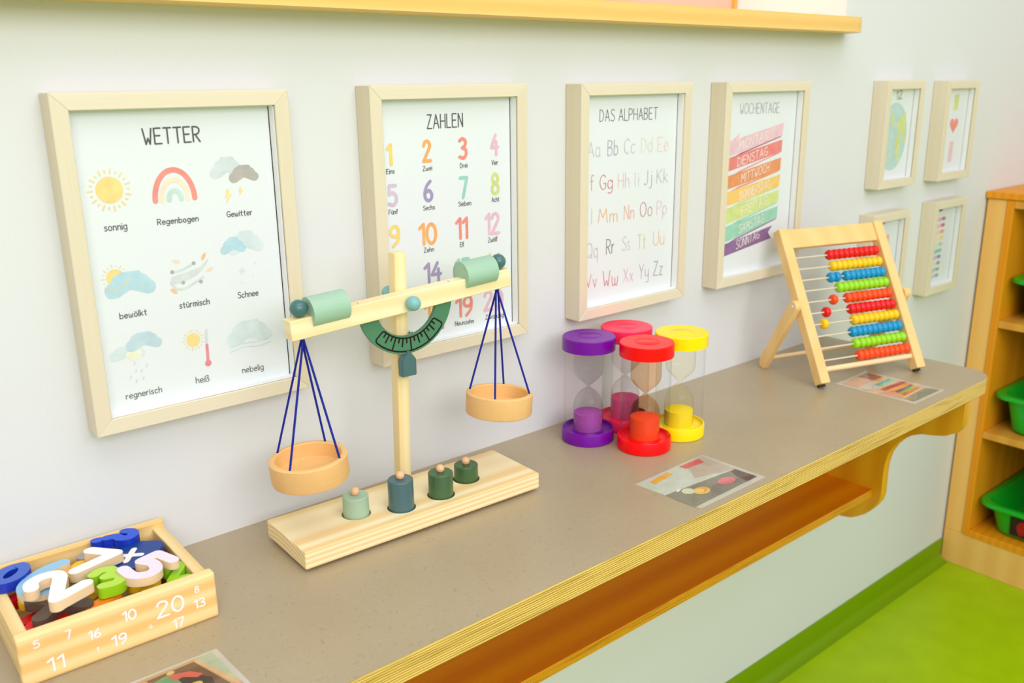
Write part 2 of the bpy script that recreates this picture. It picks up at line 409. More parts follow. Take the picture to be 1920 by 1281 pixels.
# ------------------------------------------------------------ the room
def struct(o, label): o['kind'] = 'structure'; o['label'] = label; return o
bm = bmesh.new(); box(bm, -2.6, 2.7, -4.0, .0, -.06, 0)
struct(obj('floor', bm, M['floor']), 'smooth green vinyl floor')
SILLZ, SILLT = Z0+.5735, Z0+.598
NX0, NX1, ND = -.62, 1.405, .24            # window niche in the wall above the sill
bm = bmesh.new()
box(bm, -2.6, 2.7, 0, .40, -.06, SILLZ); box(bm, -2.6, NX0, 0, .40, SILLZ, 2.85); box(bm, NX1, 2.7, 0, .40, SILLZ, 2.85)
box(bm, NX0, NX1, 0, .40, 2.3, 2.85); box(bm, NX0, NX1, ND+.05, .40, SILLZ, 2.3)
struct(obj('wall_back', bm, M['wall']), 'white painted wall behind the counter with a window niche')
bm = bmesh.new(); box(bm, 2.56, 2.7, -4.0, 0, 0, 2.85)
struct(obj('wall_right', bm, M['wall']), 'white wall behind the storage cabinet')
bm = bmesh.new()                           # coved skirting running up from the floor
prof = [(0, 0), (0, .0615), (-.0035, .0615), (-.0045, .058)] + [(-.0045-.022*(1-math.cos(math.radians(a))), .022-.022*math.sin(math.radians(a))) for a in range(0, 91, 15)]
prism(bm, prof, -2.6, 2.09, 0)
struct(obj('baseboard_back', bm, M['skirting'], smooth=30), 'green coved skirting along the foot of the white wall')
bm = bmesh.new()                           # sill board with rounded free corner
pts = [(NX0-.04, -.055), (NX0-.04, 0), (NX0, 0), (NX0, ND), (NX1, ND), (NX1, 0)] + [(1.353+.052*math.cos(math.radians(a)), -.003-.052*math.sin(math.radians(a))) for a in range(0, 91, 10)]
prism(bm, pts, SILLZ, SILLT, 2)
sill = struct(obj('trim_1', bm, M['sill'], smooth=40), 'beech windowsill board with rounded end above the pictures')
win = bpy.data.objects.new('window_1', None); C.objects.link(win); win.location = (NX0, ND, SILLT); struct(win, 'orange wooden window at the back of the wall niche')
WW, WH = NX1-NX0, 2.3-SILLT
for a in ((0, WW, 0, .03), (0, WW, WH-.06, WH), (0, .06, .03, WH-.06), (WW-.0075, WW-.0012, .03, WH-.06)):
    bm = bmesh.new(); box(bm, a[0], a[1], -.003, .048, a[2], a[3], .002); obj('window_frame', bm, M['winframe'], win)
bm = bmesh.new(); box(bm, .06, WW-.0078, .006, .02, .03, WH-.06); obj('window_blind', bm, M['winpane'], win)

# ------------------------------------------------------------ wall counter
ct = empty('wall_counter', (0, 0, Z0), 'long grey laminate wall counter with striped plywood edge and open shelf', 'counter')
CX0, CX1, CD, CR = -1.25, 1.43, .3317, .045
def counter_outline(i=0):
    return [(CX0, -CD+i), (CX0, 0), (CX1-i, 0)] + [(CX1-CR+(CR-i)*math.cos(math.radians(a)), -CD+CR-(CR-i)*math.sin(math.radians(a))) for a in range(0, 91, 10)]
bm = bmesh.new(); prism(bm, counter_outline(), -.0275, -.0012, 2); obj('plywood_core', bm, M['ply'], ct, smooth=30)
bm = bmesh.new(); prism(bm, counter_outline(.0004), -.0012, 0, 2); obj('laminate_top', bm, M['laminate'], ct, smooth=30)
bm = bmesh.new(); box(bm, CX0, 1.331, -.182, 0, -.257, -.241, .0012); 
for f in bm.faces: f.material_index = 1 if f.normal.y < -.9 else 0
sh = obj('lower_shelf', bm, [M['shelfwood'], M['plyshelf']], ct)
bp = [(-.327, -.0275), (-.327, -.072), (-.318, -.088), (-.300, -.0985), (-.280, -.1035), (-.260, -.107), (-.244, -.114), (-.229, -.1255), (-.214, -.143), (-.204, -.163), (-.1995, -.185), (-.1985, -.2064),
      (-.199, -.2475), (-.195, -.263), (-.186, -.278), (-.173, -.294), (-.157, -.3056), (-.1447, -.3125), (-.1248, -.3165), (-.06, -.322), (0, -.324), (0, -.0275)]
bm = bmesh.new(); prism(bm, bp, 1.331, 1.351, 0); obj('bracket', bm, M['bracket'], ct, smooth=35)

# ------------------------------------------------------------ pictures on the wall
INK = {'ink': (92, 94, 88), 'fnt': (150, 158, 154), 'wht': (246, 236, 228), 'yel': (250, 208, 92), 'ora': (250, 160, 72), 'cor': (240, 122, 104), 'pnk': (232, 176, 200),
       'lil': (206, 184, 208), 'pur': (150, 132, 184), 'tea': (134, 200, 188), 'lim': (206, 216, 110), 'lilg': (204, 196, 210), 'bpur': (160, 156, 176), 'bgrey': (180, 192, 204),
       'plim': (222, 228, 204), 'peach': (248, 206, 184), 'crim': (206, 84, 100), 'pnk2': (238, 188, 192), 'gry': (190, 192, 190), 'tgr': (148, 164, 162), 'tgr2': (176, 194, 188),
       'cor2': (240, 160, 140), 'dpk': (196, 104, 124), 'mau': (200, 176, 194), 'dgr': (92, 88, 92), 'lgr': (192, 200, 202), 'ora2': (246, 178, 112), 'mau2': (184, 164, 178), 'dgr2': (124, 130, 130),
       'sun': (246, 214, 122), 'red': (240, 132, 118), 'cream': (248, 226, 196), 'teal': (192, 222, 212), 'cloud': (206, 216, 218), 'dcloud': (172, 164, 156), 'bolt': (244, 216, 140),
       'bcloud': (172, 212, 224), 'wind': (208, 216, 212), 'dot': (150, 164, 160), 'leaf': (246, 186, 128), 'leaf2': (248, 218, 186), 'pale': (210, 226, 228), 'drop': (200, 214, 216),
       'therm': (232, 120, 130), 'glow': (238, 238, 206), 'rcloud': (184, 212, 222), 'line': (206, 216, 220), 'band1': (236, 190, 200), 'band2': (236, 112, 104), 'band3': (236, 134, 70), 'band4': (250, 196, 84), 'band5': (208, 222, 122),
       'band6': (140, 206, 174), 'band7': (124, 74, 136), 'fold': (176, 60, 90), 'globe': (176, 210, 206), 'land': (206, 214, 120), 'tit': (150, 160, 120)}
_ink = {}
def ink(k):
    if k not in _ink: _ink[k] = pm('print_'+k, tuple(c+(246-c)*.16 for c in INK[k]) if k not in ('ink', 'wht') else INK[k], .65, .2, var=.05 if k not in ('ink', 'fnt', 'wht') else 0, vscale=90)
    return _ink[k]
YP = -.0164
def picture(name, X, ZT, W, H, b, d, label, cat='picture', group=None, rot=0):
    e = empty(name, (X, 0, Z0+ZT-H), label, cat, group); e.rotation_euler = (0, rot, 0)
    for side in ('L', 'R', 'B', 'T'):
        bm = bmesh.new()
        if side in 'LR':
            s = 1 if side == 'L' else -1; x0 = 0 if side == 'L' else W
            prism(bm, [(x0, 0), (x0+s*b, b), (x0+s*b, H-b), (x0, H)], -d, -.0005, 1)
        else:
            s = 1 if side == 'B' else -1; z0 = 0 if side == 'B' else H
            prism(bm, [(0, z0), (b, z0+s*b), (W-b, z0+s*b), (W, z0)], -d, -.0005, 1)
        bmesh.ops.bevel(bm, geom=list(bm.edges), offset=.0007, segments=1, affect='EDGES')
        obj('side_rail' if side in 'LR' else 'cross_rail', bm, M['frame' if side in 'LR' else 'frame_h'], e)
    bm = bmesh.new(); box(bm, b-.004, W-b+.004, YP+.0005, YP+.003, b-.004, H-b+.004); obj('backing_board', bm, M['backing'], e)
    bm = bmesh.new(); t = .0008; y0, y1 = -d+.0045, YP
    box(bm, b, b+t, y0, y1, b, H-b); box(bm, W-b-t, W-b, y0, y1, b, H-b); box(bm, b, W-b, y0, y1, b, b+t); box(bm, b, W-b, y0, y1, H-b-t, H-b)
    obj('spacer', bm, M['spacer'], e)
    bm = bmesh.new(); box(bm, b+t, W-b-t-.0011, YP, YP+.0004, b+t, H-b-t); po = obj('poster', bm, M['paper'], e)
    bm = bmesh.new(); box(bm, b, W-b, -d+.0025, -d+.0038, b, H-b); obj('glass', bm, M['glass'], e)
    e_po = po; po['H'] = H
    return e, po
_lev = [0]
def pf(po, lev=0):
    H = po['H']
    return lambda x, z, _l: (x/1000, YP-.00012-lev*.00008-_l, H+z/1000)
def word(po, s, x0, z0, x1, z1, cap, col, wid, lev=0, name=None):
    a = math.atan2(z1-z0, x1-x0); ca, sa = math.cos(a), math.sin(a)
    st = [[(x0+x*ca-y*sa*0, z0+x*sa+y) for x, y in q] for q in strokes(s, cap, max(1, math.hypot(x1-x0, z1-z0)-wid))]
    st = [[(x+wid/2, z) for x, z in q] for q in st]
    bm = bmesh.new(); ribbon(bm, st, wid, pf(po, lev)); return obj(name or ('numeral_print' if s.isdigit() else 'lettering'), bm, ink(col), po)
def shape(po, name, col, polys=(), lines=(), wid=1, lev=0):
    bm = bmesh.new()
    for q in polys: flat(bm, q[::-1], pf(po, lev))
    if lines: ribbon(bm, lines, wid, pf(po, lev))
    return obj(name, bm, ink(col), po)
def cloud_pts(x0, x1, zb, zt):
    w, h = x1-x0, zt-zb; out = []
    lobes = [(.16, .30, .17), (.32, .55, .2), (.52, .72, .24), (.72, .52, .18), (.86, .30, .15)]
    n = 60
    for i in range(n):                                  # union outline of the lobes seen from the middle
        a = 2*math.pi*i/n; dx, dy = math.cos(a), math.sin(a); best = 0
        for u, v, r in lobes:
            cx, cy, rr = (u-.5)*w, (v-.3)*h, r*w
            bq = dx*cx+dy*cy; dsc = bq*bq-(cx*cx+cy*cy-rr*rr)
            if dsc > 0: best = max(best, bq+math.sqrt(dsc))
        x, z = dx*best, dy*best+.3*h
        out.append((x0+w/2+x, min(zt, max(zb, zb+z))))
    return out
def arcl(cx, cz, rx, rz, a0, a1, n=22): return [(cx+rx*math.cos(math.radians(a0+(a1-a0)*i/n)), cz+rz*math.sin(math.radians(a0+(a1-a0)*i/n))) for i in range(n+1)]
FX = [.04923, .38257, .71356, 1.02954]; FZ = [.4925, .4950, .4936, .4926]; FWD, FHT, FB, FDP = .234, .331, .01585, .0312
pics = []
for i, (n, lab) in enumerate((('weather', 'large pale wood framed WETTER weather poster, leftmost on the wall'), ('numbers', 'large pale wood framed ZAHLEN number poster behind the wooden balance'),
                              ('alphabet', 'large pale wood framed DAS ALPHABET poster above the sand timers'), ('weekdays', 'large pale wood framed WOCHENTAGE poster with rainbow banners left of the abacus'))):
    pics.append(picture('framed_poster', FX[i], FZ[i], FWD, FHT, FB, FDP, lab, 'picture', 'framed posters on the wall'))
TEXTS = (
(0,'WETTER',83.1,-49.9,140.8,-49.6,14.9,'ink',1.5),
(0,'sonnig',36.4,-129.8,58.3,-130.0,6.8,'ink',0.8),
(0,'Regenbogen',87.6,-129.1,130.0,-129.3,5.6,'ink',0.8),
(0,'Gewitter',160.4,-128.6,188.9,-128.8,5.8,'ink',0.8),
(0,'bewölkt',39.8,-218.3,66.8,-218.2,6.0,'ink',0.8),
(0,'stürmisch',100.0,-217.6,132.3,-217.7,6.2,'ink',0.8),
(0,'Schnee',163.9,-216.9,187.6,-217.1,6.4,'ink',0.8),
(0,'nebelig',160.7,-301.3,185.8,-302.1,6.8,'ink',0.7),
(0,'regnerisch',35.5,-302.2,72.1,-302.5,6.3,'ink',0.7),
(0,'heiß',108.4,-301.5,123.2,-302.1,6.9,'ink',0.7),
(1,'ZAHLEN',86.3,-50.8,140.9,-50.4,16.0,'ink',1.4),
(1,'1',27.1,-90.1,35.8,-89.8,22.7,'yel',4.2),
(1,'2',78.1,-89.0,92.3,-88.9,23.4,'ora',4.2),
(1,'3',132.2,-89.1,146.9,-89.1,24.0,'cor',4.2),
(1,'4',183.2,-87.6,198.3,-87.6,24.6,'pnk',4.2),
(1,'5',25.9,-137.9,40.5,-138.4,23.2,'lil',4.2),
(1,'6',77.2,-136.9,92.1,-137.3,23.8,'pur',4.2),
(1,'7',132.1,-137.6,147.0,-138.0,24.5,'tea',4.2),
(1,'8',183.7,-137.3,197.7,-137.5,25.2,'lim',4.2),
(1,'9',25.3,-187.1,41.4,-188.1,23.7,'yel',4.2),
(1,'10',67.9,-189.5,96.1,-190.7,24.3,'ora',4.2),
(1,'11',124.4,-189.1,145.0,-189.3,25.0,'cor',4.2),
(1,'12',172.1,-188.6,198.0,-189.3,25.6,'pnk',4.2),
(1,'Eins',25.9,-100.5,37.6,-100.3,5.4,'ink',0.75),
(1,'Zwei',78.0,-100.7,92.0,-100.2,5.5,'ink',0.75),
(1,'Drei',134.4,-100.8,146.2,-100.5,5.7,'ink',0.75),
(1,'Vier',185.1,-100.4,195.9,-100.3,5.9,'ink',0.75),
(1,'Fünf',26.7,-148.4,39.9,-148.5,5.5,'ink',0.75),
(1,'Sechs',76.3,-148.3,94.1,-148.2,5.6,'ink',0.75),
(1,'Sieben',130.2,-148.3,150.7,-148.3,5.8,'ink',0.75),
(1,'Acht',184.1,-147.8,197.1,-147.7,5.9,'ink',0.75),
(1,'Zehn',75.2,-200.4,90.5,-200.5,5.7,'ink',0.75),
(1,'Elf',131.0,-200.4,138.0,-200.1,6.0,'ink',0.75),
(1,'Zwölf',177.0,-199.9,193.3,-199.7,6.1,'ink',0.75),
(1,'14',73.7,-238.8,101.7,-239.1,23.2,'pur',4.2),
(1,'19',120.8,-291.2,149.4,-291.8,24.3,'cor',4.2),
(1,'20',167.1,-290.5,201.9,-291.9,24.9,'pnk',4.2),
(1,'Neunzehn',119.7,-302.9,150.5,-303.9,5.9,'ink',0.75),
(1,'Zwanzig',169.9,-303.2,201.6,-304.4,6.1,'ink',0.75),
(1,'Siebzehn',32.0,-300.3,53.8,-302.1,5.6,'ink',0.75),
(1,'Achtzehn',74.8,-301.8,101.7,-302.9,5.8,'ink',0.75),
(2,'DAS ALPHABET',49.9,-51.8,171.6,-51.7,16.3,'ink',0.9),
(2,'Aa',27.2,-100.0,51.9,-99.9,21.0,'lilg',1.1),
(2,'Bb',67.1,-100.0,88.6,-99.6,21.5,'bpur',1.1),
(2,'Cc',101.3,-99.3,124.7,-99.0,21.2,'bgrey',1.1),
(2,'Dd',138.2,-99.0,162.5,-98.7,20.8,'plim',1.1),
(2,'Ee',174.4,-99.9,198.4,-99.6,21.1,'peach',1.1),
(2,'Ff',20.3,-146.5,40.4,-146.5,21.5,'cor',1.1),
(2,'Gg',52.0,-146.8,78.6,-147.3,20.4,'crim',1.1),
(2,'Hh',90.1,-147.8,114.1,-148.1,21.4,'pnk2',1.1),
(2,'Ii',126.0,-147.9,134.9,-146.9,19.7,'gry',1.1),
(2,'Jj',146.1,-147.0,163.7,-146.6,20.6,'tgr',1.1),
(2,'Kk',174.5,-147.2,199.9,-147.4,20.9,'tgr2',1.1),
(2,'Ll',19.7,-194.0,37.4,-194.2,21.4,'lim',1.1),
(2,'Mm',50.0,-194.3,90.1,-196.8,20.2,'ora',1.1),
(2,'Nn',104.1,-195.3,126.3,-195.8,20.8,'cor2',1.1),
(2,'Oo',138.9,-194.3,166.6,-195.3,21.1,'dpk',1.1),
(2,'Pp',176.9,-195.7,200.1,-196.2,21.5,'pnk2',1.1),
(2,'Qq',27.5,-243.0,50.0,-244.2,21.2,'mau',1.1),
(2,'Rr',67.6,-242.3,84.6,-242.7,21.6,'dgr',1.1),
(2,'Ss',101.8,-241.8,119.2,-242.2,21.2,'lgr',1.1),
(2,'Tt',135.2,-243.3,154.0,-243.7,21.6,'lim',1.1),
(2,'Uu',171.0,-241.6,196.7,-242.9,21.0,'ora2',1.1),
(2,'Vv',26.1,-287.2,49.2,-288.9,19.4,'cor',1.1),
(2,'Ww',61.4,-290.0,94.2,-293.2,22.7,'crim',1.1),
(2,'Xx',105.9,-290.1,127.7,-291.5,20.9,'pnk',1.1),
(2,'Yy',140.5,-290.2,162.9,-291.6,22.0,'mau2',1.1),
(2,'Zz',173.3,-289.9,195.7,-291.2,21.9,'dgr2',1.1),
(3,'WOCHENTAGE',56.1,-49.9,165.6,-50.9,16.5,'fnt',1.0),
(3,'MONTAG',58.5,-107.6,137.7,-93.1,13.6,'wht',1.3),
(3,'DIENSTAG',57.1,-134.4,139.4,-119.8,13.8,'wht',1.3),
(3,'MITTWOCH',69.5,-161.6,147.1,-147.3,14.0,'wht',1.3),
(3,'DONNERSTAG',68.3,-190.5,152.1,-176.2,14.2,'wht',1.3),
(3,'FREITAG',74.8,-217.0,145.8,-203.2,14.3,'wht',1.3),
(3,'SAMSTAG',71.5,-246.8,140.7,-234.3,14.5,'wht',1.3),
(3,'SONNTAG',66.0,-273.6,130.9,-261.2,14.7,'wht',1.3),
)
for i, s, x0, z0, x1, z1, cap, col, wid in TEXTS: word(pics[i][1], s, x0, z0, x1, z1, cap, col, wid, lev=3)
po = pics[1][1]                                          # the numbers mostly hidden behind the balance
for s, x0, x1, z, col in (('13', 24, 45, -240, 'lil'), ('15', 121, 147, -240, 'tea'), ('16', 172, 199, -240, 'lim'), ('17', 22, 46, -290, 'yel'), ('18', 72, 100, -290, 'ora')):
    word(po, s, x0, z, x1, z-.4, 23.5, col, 4.2)
for s, x0, x1, z in (('Dreizehn', 24, 48, -252), ('Vierzehn', 74, 99, -252), ('Fünfzehn', 122, 149, -252), ('Sechzehn', 172, 200, -252)): word(po, s, x0, z, x1, z-.4, 5.8, 'ink', .75)
# weather poster drawings
po = pics[0][1]
def sun(po, cx, cz, r, rl, n, col='sun', lev=1):
    q = shape(po, 'sun_print', col, [disc_pts(cx, cz, r)], lev=lev)
    shape(po, 'sun_ray_print', col, lines=[[(cx+math.cos(2*math.pi*k/n)*r*(1.22 if k % 2 else 1.3), cz+math.sin(2*math.pi*k/n)*r*(1.22 if k % 2 else 1.3)), (cx+math.cos(2*math.pi*k/n)*(rl-(0 if k % 2 else .12*r)), cz+math.sin(2*math.pi*k/n)*(rl-(0 if k % 2 else .12*r)))] for k in range(n)], wid=max(.6, r*.11), lev=lev)
sun(po, 46.3, -91, 12.9, 20.2, 22)
for rx, rz, wid, col in ((20, 29.5, 5.4, 'red'), (13.6, 19.5, 4.8, 'cream'), (6.2, 8.6, 5.0, 'teal')):
    shape(po, 'rainbow_band_print', col, lines=[arcl(108.6, -105.5, rx, rz, 0, 180)], wid=wid, lev=1)
shape(po, 'cloud_print', 'cloud', [cloud_pts(147, 184, -89.5, -66.5)]); shape(po, 'cloud_print', 'dcloud', [cloud_pts(167, 199.5, -94, -76)], lev=1)
for x, z, s in ((160.6, -100, 1), (176, -98.6, .62)):
    shape(po, 'lightning_print', 'bolt', [[(x+s*a, z+s*b) for a, b in ((2, 0), (5.2, 0), (4.6, -5), (8, -5.4), (.6, -15.5), (2, -9), (0, -8.6))]], lev=1)
sun(po, 40.8, -176.6, 8.6, 13.2, 18); shape(po, 'cloud_print', 'bcloud', [cloud_pts(29.5, 78.5, -197, -172)], lev=2)
ws = lambda pts: smooth_pts(pts, 6)
shape(po, 'wind_print', 'wind', [ws([(96, -184), (112, -181), (126, -177), (136, -169.5), (130, -179), (118, -187), (104, -191), (96.5, -190.5), (96, -184)])], [ws([(97, -179), (108, -177.5), (120, -172.6)]), ws([(94.5, -189.5), (99, -196.5), (108, -197.5), (119, -193), (128.7, -188)])], 2.4, 1)
shape(po, 'wind_dot_print', 'dot', [disc_pts(x, z, 2) for x, z in ((96.9, -178.7), (120, -172.4), (107, -191), (125.6, -192.7))], lev=2)
for x, z, a, c in ((102, -168.2, -20, 'leaf2'), (131, -166.8, 60, 'leaf'), (136.2, -181.2, 20, 'leaf2'), (96.4, -198.6, -42, 'leaf')):
    ca, sa = math.cos(math.radians(a)), math.sin(math.radians(a))
    shape(po, 'leaf_print', c, [[(x+ca*u-sa*v, z+sa*u+ca*v) for u, v in ((-4.6, 0), (-2, 1.7), (2, 1.7), (4.6, 0), (2, -1.7), (-2, -1.7))]], lev=2)
shape(po, 'cloud_print', 'bcloud', [cloud_pts(150, 178, -169, -150)], lev=1); shape(po, 'cloud_print', 'pale', [cloud_pts(158, 199, -171, -145)])
shape(po, 'snowflake_print', 'line', lines=[[(171.5-4*math.cos(a), -188-4*math.sin(a)), (171.5+4*math.cos(a), -188+4*math.sin(a))] for a in (0, 1.05, 2.1)] + [[(186.5, -180), (186.5, -182.6)], [(183.3, -194), (183.3, -196)], [(170, -199), (170, -201.5)]], wid=.7, lev=1)
shape(po, 'cloud_print', 'pale', [cloud_pts(25, 60, -261, -247)]); shape(po, 'cloud_print', 'glow', [disc_pts(49, -257, 8, ry=6)], lev=1); shape(po, 'cloud_print', 'rcloud', [cloud_pts(42, 78, -254, -235.5)], lev=2)
shape(po, 'raindrop_print', 'drop', lines=[[(x+.7, z+1.4), (x-.5, z-1.4)] for x, z in ((48.2, -266.4), (60, -271), (54.2, -275.7), (48.8, -274.5), (42.9, -280.4), (55.3, -283.2), (47.9, -285.4))], wid=1.2, lev=1)
sun(po, 110.7, -253.6, 7.3, 11.4, 18)
shape(po, 'thermometer_print', 'line', lines=[[(125.4, -246), (124.4, -262)]], wid=3.4); shape(po, 'thermometer_print', 'therm', [disc_pts(124, -282, 3.6)], [[(124.6, -262), (124, -281)]], 3.2, 1)
shape(po, 'cloud_print', 'pale', [cloud_pts(147, 199, -270, -243)]); shape(po, 'fog_line_print', 'line', lines=[ws([(149, -270.3), (166, -268), (182, -268.6), (199.5, -264.7)]), ws([(149.8, -275.2), (166, -272), (182, -274), (197.4, -271.6)])], wid=.8, lev=1)
# weekday ribbons
po = pics[3][1]
BANDS = ([(37.7, -91.9), (182.6, -68.3), (179.7, -90.2), (39.8, -115.9)], [(39.3, -118.2), (180.4, -96.3), (180.8, -116.8), (38.1, -140.2)], [(40.7, -147.0), (181.1, -126.7), (180.2, -148.3), (37.6, -169.3)],
         [(38.0, -173.4), (181.1, -155.9), (180.5, -176.0), (37.3, -196.8)], [(38.8, -200.6), (181.3, -182.3), (180.3, -203.8), (38.0, -227.2)], [(39.1, -230.9), (180.2, -210.2), (180.1, -232.0), (37.5, -257.7)],
         [(36.9, -260.1), (167.5, -243.5), (156, -254), (166, -265.5), (37.8, -280.5)])
for k, q in enumerate(BANDS): shape(po, 'ribbon_print', 'band%d' % (k+1), [[(x if x > 60 else x-18, z if x > 60 else z-3) for x, z in q]], lev=1)
FOLD = ('band2', 'band3', 'band3', 'band5', 'band6', 'band7')
for k in range(6):                                        # the darker turn of the ribbon between two bands
    a, c = BANDS[k][2], BANDS[k+1][0]; shape(po, 'ribbon_fold_print', ('fold', 'band2', 'band3', 'band5', 'band6', 'band7')[k], [[(a[0], a[1]+1), (a[0]-6, a[1]-2.0), (c[0]+2, c[1]-1.5), (c[0]+26, c[1]+6)]], lev=2)
shape(po, 'ribbon_tail_print', 'band1', [[(38, -93), (60, -80), (58, -86), (46, -96), (45, -108), (38, -112)]], lev=2)
# four small pictures further right
SW, SH, SB = .147, .2065, .0165
small = [(1.5255, .4910, 'small pale wood framed picture of the globe'), (1.7680, .4888, 'small pale wood framed picture with a red heart'),
         (1.5200, .2340, 'small pale wood framed picture half hidden behind the abacus'), (1.7760, .2370, 'small pale wood framed picture of ten coloured rows')]
sp_ = [picture('small_framed_picture', x, z, SW, SH, SB, .031, l, 'picture', 'small framed pictures by the cabinet') for x, z, l in small]
po = sp_[0][1]; shape(po, 'globe_print', 'globe', [disc_pts(64, -108, 52, ry=66)])
shape(po, 'continent_print', 'land', [smooth_pts(q+[q[0]], 5)[:-1] for q in ([(72, -84), (88, -70), (104, -62), (108, -90), (112, -120), (104, -118), (98, -104), (84, -100)], [(76, -108), (90, -104), (92, -128), (86, -160), (78, -148), (74, -126)], [(52, -66), (62, -64), (60, -84), (54, -92)], [(36, -130), (46, -140), (44, -168), (34, -160)])], lev=1)
word(po, '12', 58, -36, 84, -34, 15, 'tit', 3)
po = sp_[1][1]
shape(po, 'bar_print', 'lim', [[(66, -62), (86, -60), (86, -28), (66, -30)]]); shape(po, 'bar_print', 'pnk2', [[(66, -172), (84, -170), (86, -126), (68, -128)]])
shape(po, 'heart_print', 'cor', [[(76+1.9*16*math.sin(t)**3*.62, -92+1.15*(13*math.cos(t)-5*math.cos(2*t)-2*math.cos(3*t)-math.cos(4*t))) for t in [2*math.pi*i/40 for i in range(40)]][::-1]])
po = sp_[2][1]
for k in range(3):
    z = -52-k*38; shape(po, 'bar_print', ('cor2', 'pnk2', 'plim')[k], [[(24, z), (94-k*6, z+4), (94-k*6, z-14), (24, z-18)]]); shape(po, 'bar_tip_print', ('cor', 'pnk2', 'plim')[k], [[(30, z), (46, z+1), (46, z-17), (30, z-18)]], lev=1)
shape(po, 'heading_print', 'tit', lines=[[(24, -24), (70, -22)]], wid=6)
po = sp_[3][1]
for k, (a, c) in enumerate((('pnk', 'dpk'), ('pnk2', 'crim'), ('peach', 'ora'), ('cream', 'yel'), ('plim', 'lim'), ('tea', 'tea'), ('lil', 'pur'), ('plim', 'tit'), ('gry', 'dot'), ('lilg', 'tgr'))):
    z = -40-k*14.2; x1 = 84-.4*k; shape(po, 'pencil_print', a, [[(22, z-1.5), (x1-18, z+2), (x1-18, z-7), (22, z-9)]]); shape(po, 'pencil_tip_print', c, [disc_pts(x1-10, z-2.4, 9, 16, 4.2)], lev=1)
shape(po, 'heading_print', 'ink', lines=[[(36, -24), (62, -22)]], wid=4)

# ------------------------------------------------------------ wooden balance
bal = empty('wooden_balance', (.3667, -.1013, Z0), 'pine beam balance with two hanging wooden pans and blue cords', 'balance', rotz=-.035)
BL, BW, BH, BF = .3192, .0969, .0205, .004
WTS = [(-.0733, -.002, .0235, 'mintw', 'pale mint wooden weight with ball knob, leftmost in the balance base'), (-.0245, -.0207, .0358, 'slate', 'tall slate blue wooden weight with ball knob in the balance base'),
       (.0300, -.0214, .0291, 'green1', 'medium leaf green wooden weight with ball knob in the balance base'), (.0791, -.0039, .0196, 'green2', 'shortest dark green wooden weight, rightmost in the balance base')]
HD = .0105                                              # depth of the weight holes
bm = bmesh.new(); box(bm, -BL/2, BL/2, -BW/2, BW/2, BF, BF+BH, .0012, 2)
bo = obj('base', bm, [M['pine'], M['boxwood']], bal)
cut = bmesh.new()
for u, v, h, k, l in WTS: lathe(cut, [(0, BF+BH-HD), (.0166, BF+BH-HD), (.0166, BF+BH+.02), (0, BF+BH+.02)], 48, u, v)
me = bpy.data.meshes.new('cut'); cut.to_mesh(me); cut.free(); co = bpy.data.objects.new('cut', me); C.objects.link(co); co.parent = bal
md = bo.modifiers.new('holes', 'BOOLEAN'); md.object = co; md.operation = 'DIFFERENCE'; md.solver = 'EXACT'
bpy.context.view_layer.update(); dg = bpy.context.evaluated_depsgraph_get()
nm = bpy.data.meshes.new_from_object(bo.evaluated_get(dg)); bo.modifiers.clear(); bo.data = nm
bpy.data.objects.remove(co)
for su in (-1, 1):
    for sv in (-1, 1):
        bm = bmesh.new(); lathe(bm, [(0, 0), (.0048, 0), (.006, .002), (.006, BF), (0, BF)], 20, su*.137, sv*.034); obj('foot', bm, M['foot'], bal, smooth=40)
# post
bm = bmesh.new(); box(bm, -.0078, .0078, -.0078, .0078, 0, .317-BF-BH, .0024, 2)
ps = obj('post', bm, M['pine_post'], bal, (-.0040, .0092, BF+BH), (0, math.atan2(.0068, .29), 0), smooth=30)
# beam in its own tilted frame
TA = .0616
def beamm(): return Matrix.Translation((.0003, -.009, .264)) @ Matrix.Rotation(-TA, 4, 'Y')
BMX = beamm()
def bobj(name, bm, mat, smooth=None, parent=None, label=None):
    bmesh.ops.transform(bm, matrix=BMX, verts=list(bm.verts)); return obj(name, bm, mat, parent or bal, smooth=smooth, label=label)
bm = bmesh.new(); box(bm, -.142, .142, -.0088, .0088, -.0108, .0108, .0008, 1); beam = bobj('beam', bm, M['pine_beam'])
# ring scale
ro, ri = .0603, .0396
a0, a1 = 180-10.6, 360+10.6
outer = [(ro*math.cos(math.radians(a)), ro*math.sin(math.radians(a))) for a in [a0+(a1-a0)*i/64 for i in range(65)]]
inner = [(ri*math.cos(math.radians(a)), ri*math.sin(math.radians(a))) for a in [a0+5+(a1-a0-10)*i/64 for i in range(65)]]
bm = bmesh.new(); o0 = [[bm.verts.new((x, y, z)) for x, z in outer] for y in (-.0022, .0022)]; i0 = [[bm.verts.new((x, y, z)) for x, z in inner] for y in (-.0022, .0022)]
for k in range(64):
    bm.faces.new((o0[0][k], o0[0][k+1], i0[0][k+1], i0[0][k])); bm.faces.new((i0[1][k], i0[1][k+1], o0[1][k+1], o0[1][k]))
    bm.faces.new((o0[1][k], o0[1][k+1], o0[0][k+1], o0[0][k])); bm.faces.new((i0[0][k], i0[0][k+1], i0[1][k+1], i0[1][k]))
for k in (0, 64): bm.faces.new((o0[0][k], i0[0][k], i0[1][k], o0[1][k]))
bmesh.ops.recalc_face_normals(bm, faces=list(bm.faces))
arc = bobj('scale_arc', bm, M['arc'], 35)
def pol(r, a): return (r*math.sin(math.radians(a)), -r*math.cos(math.radians(a)))
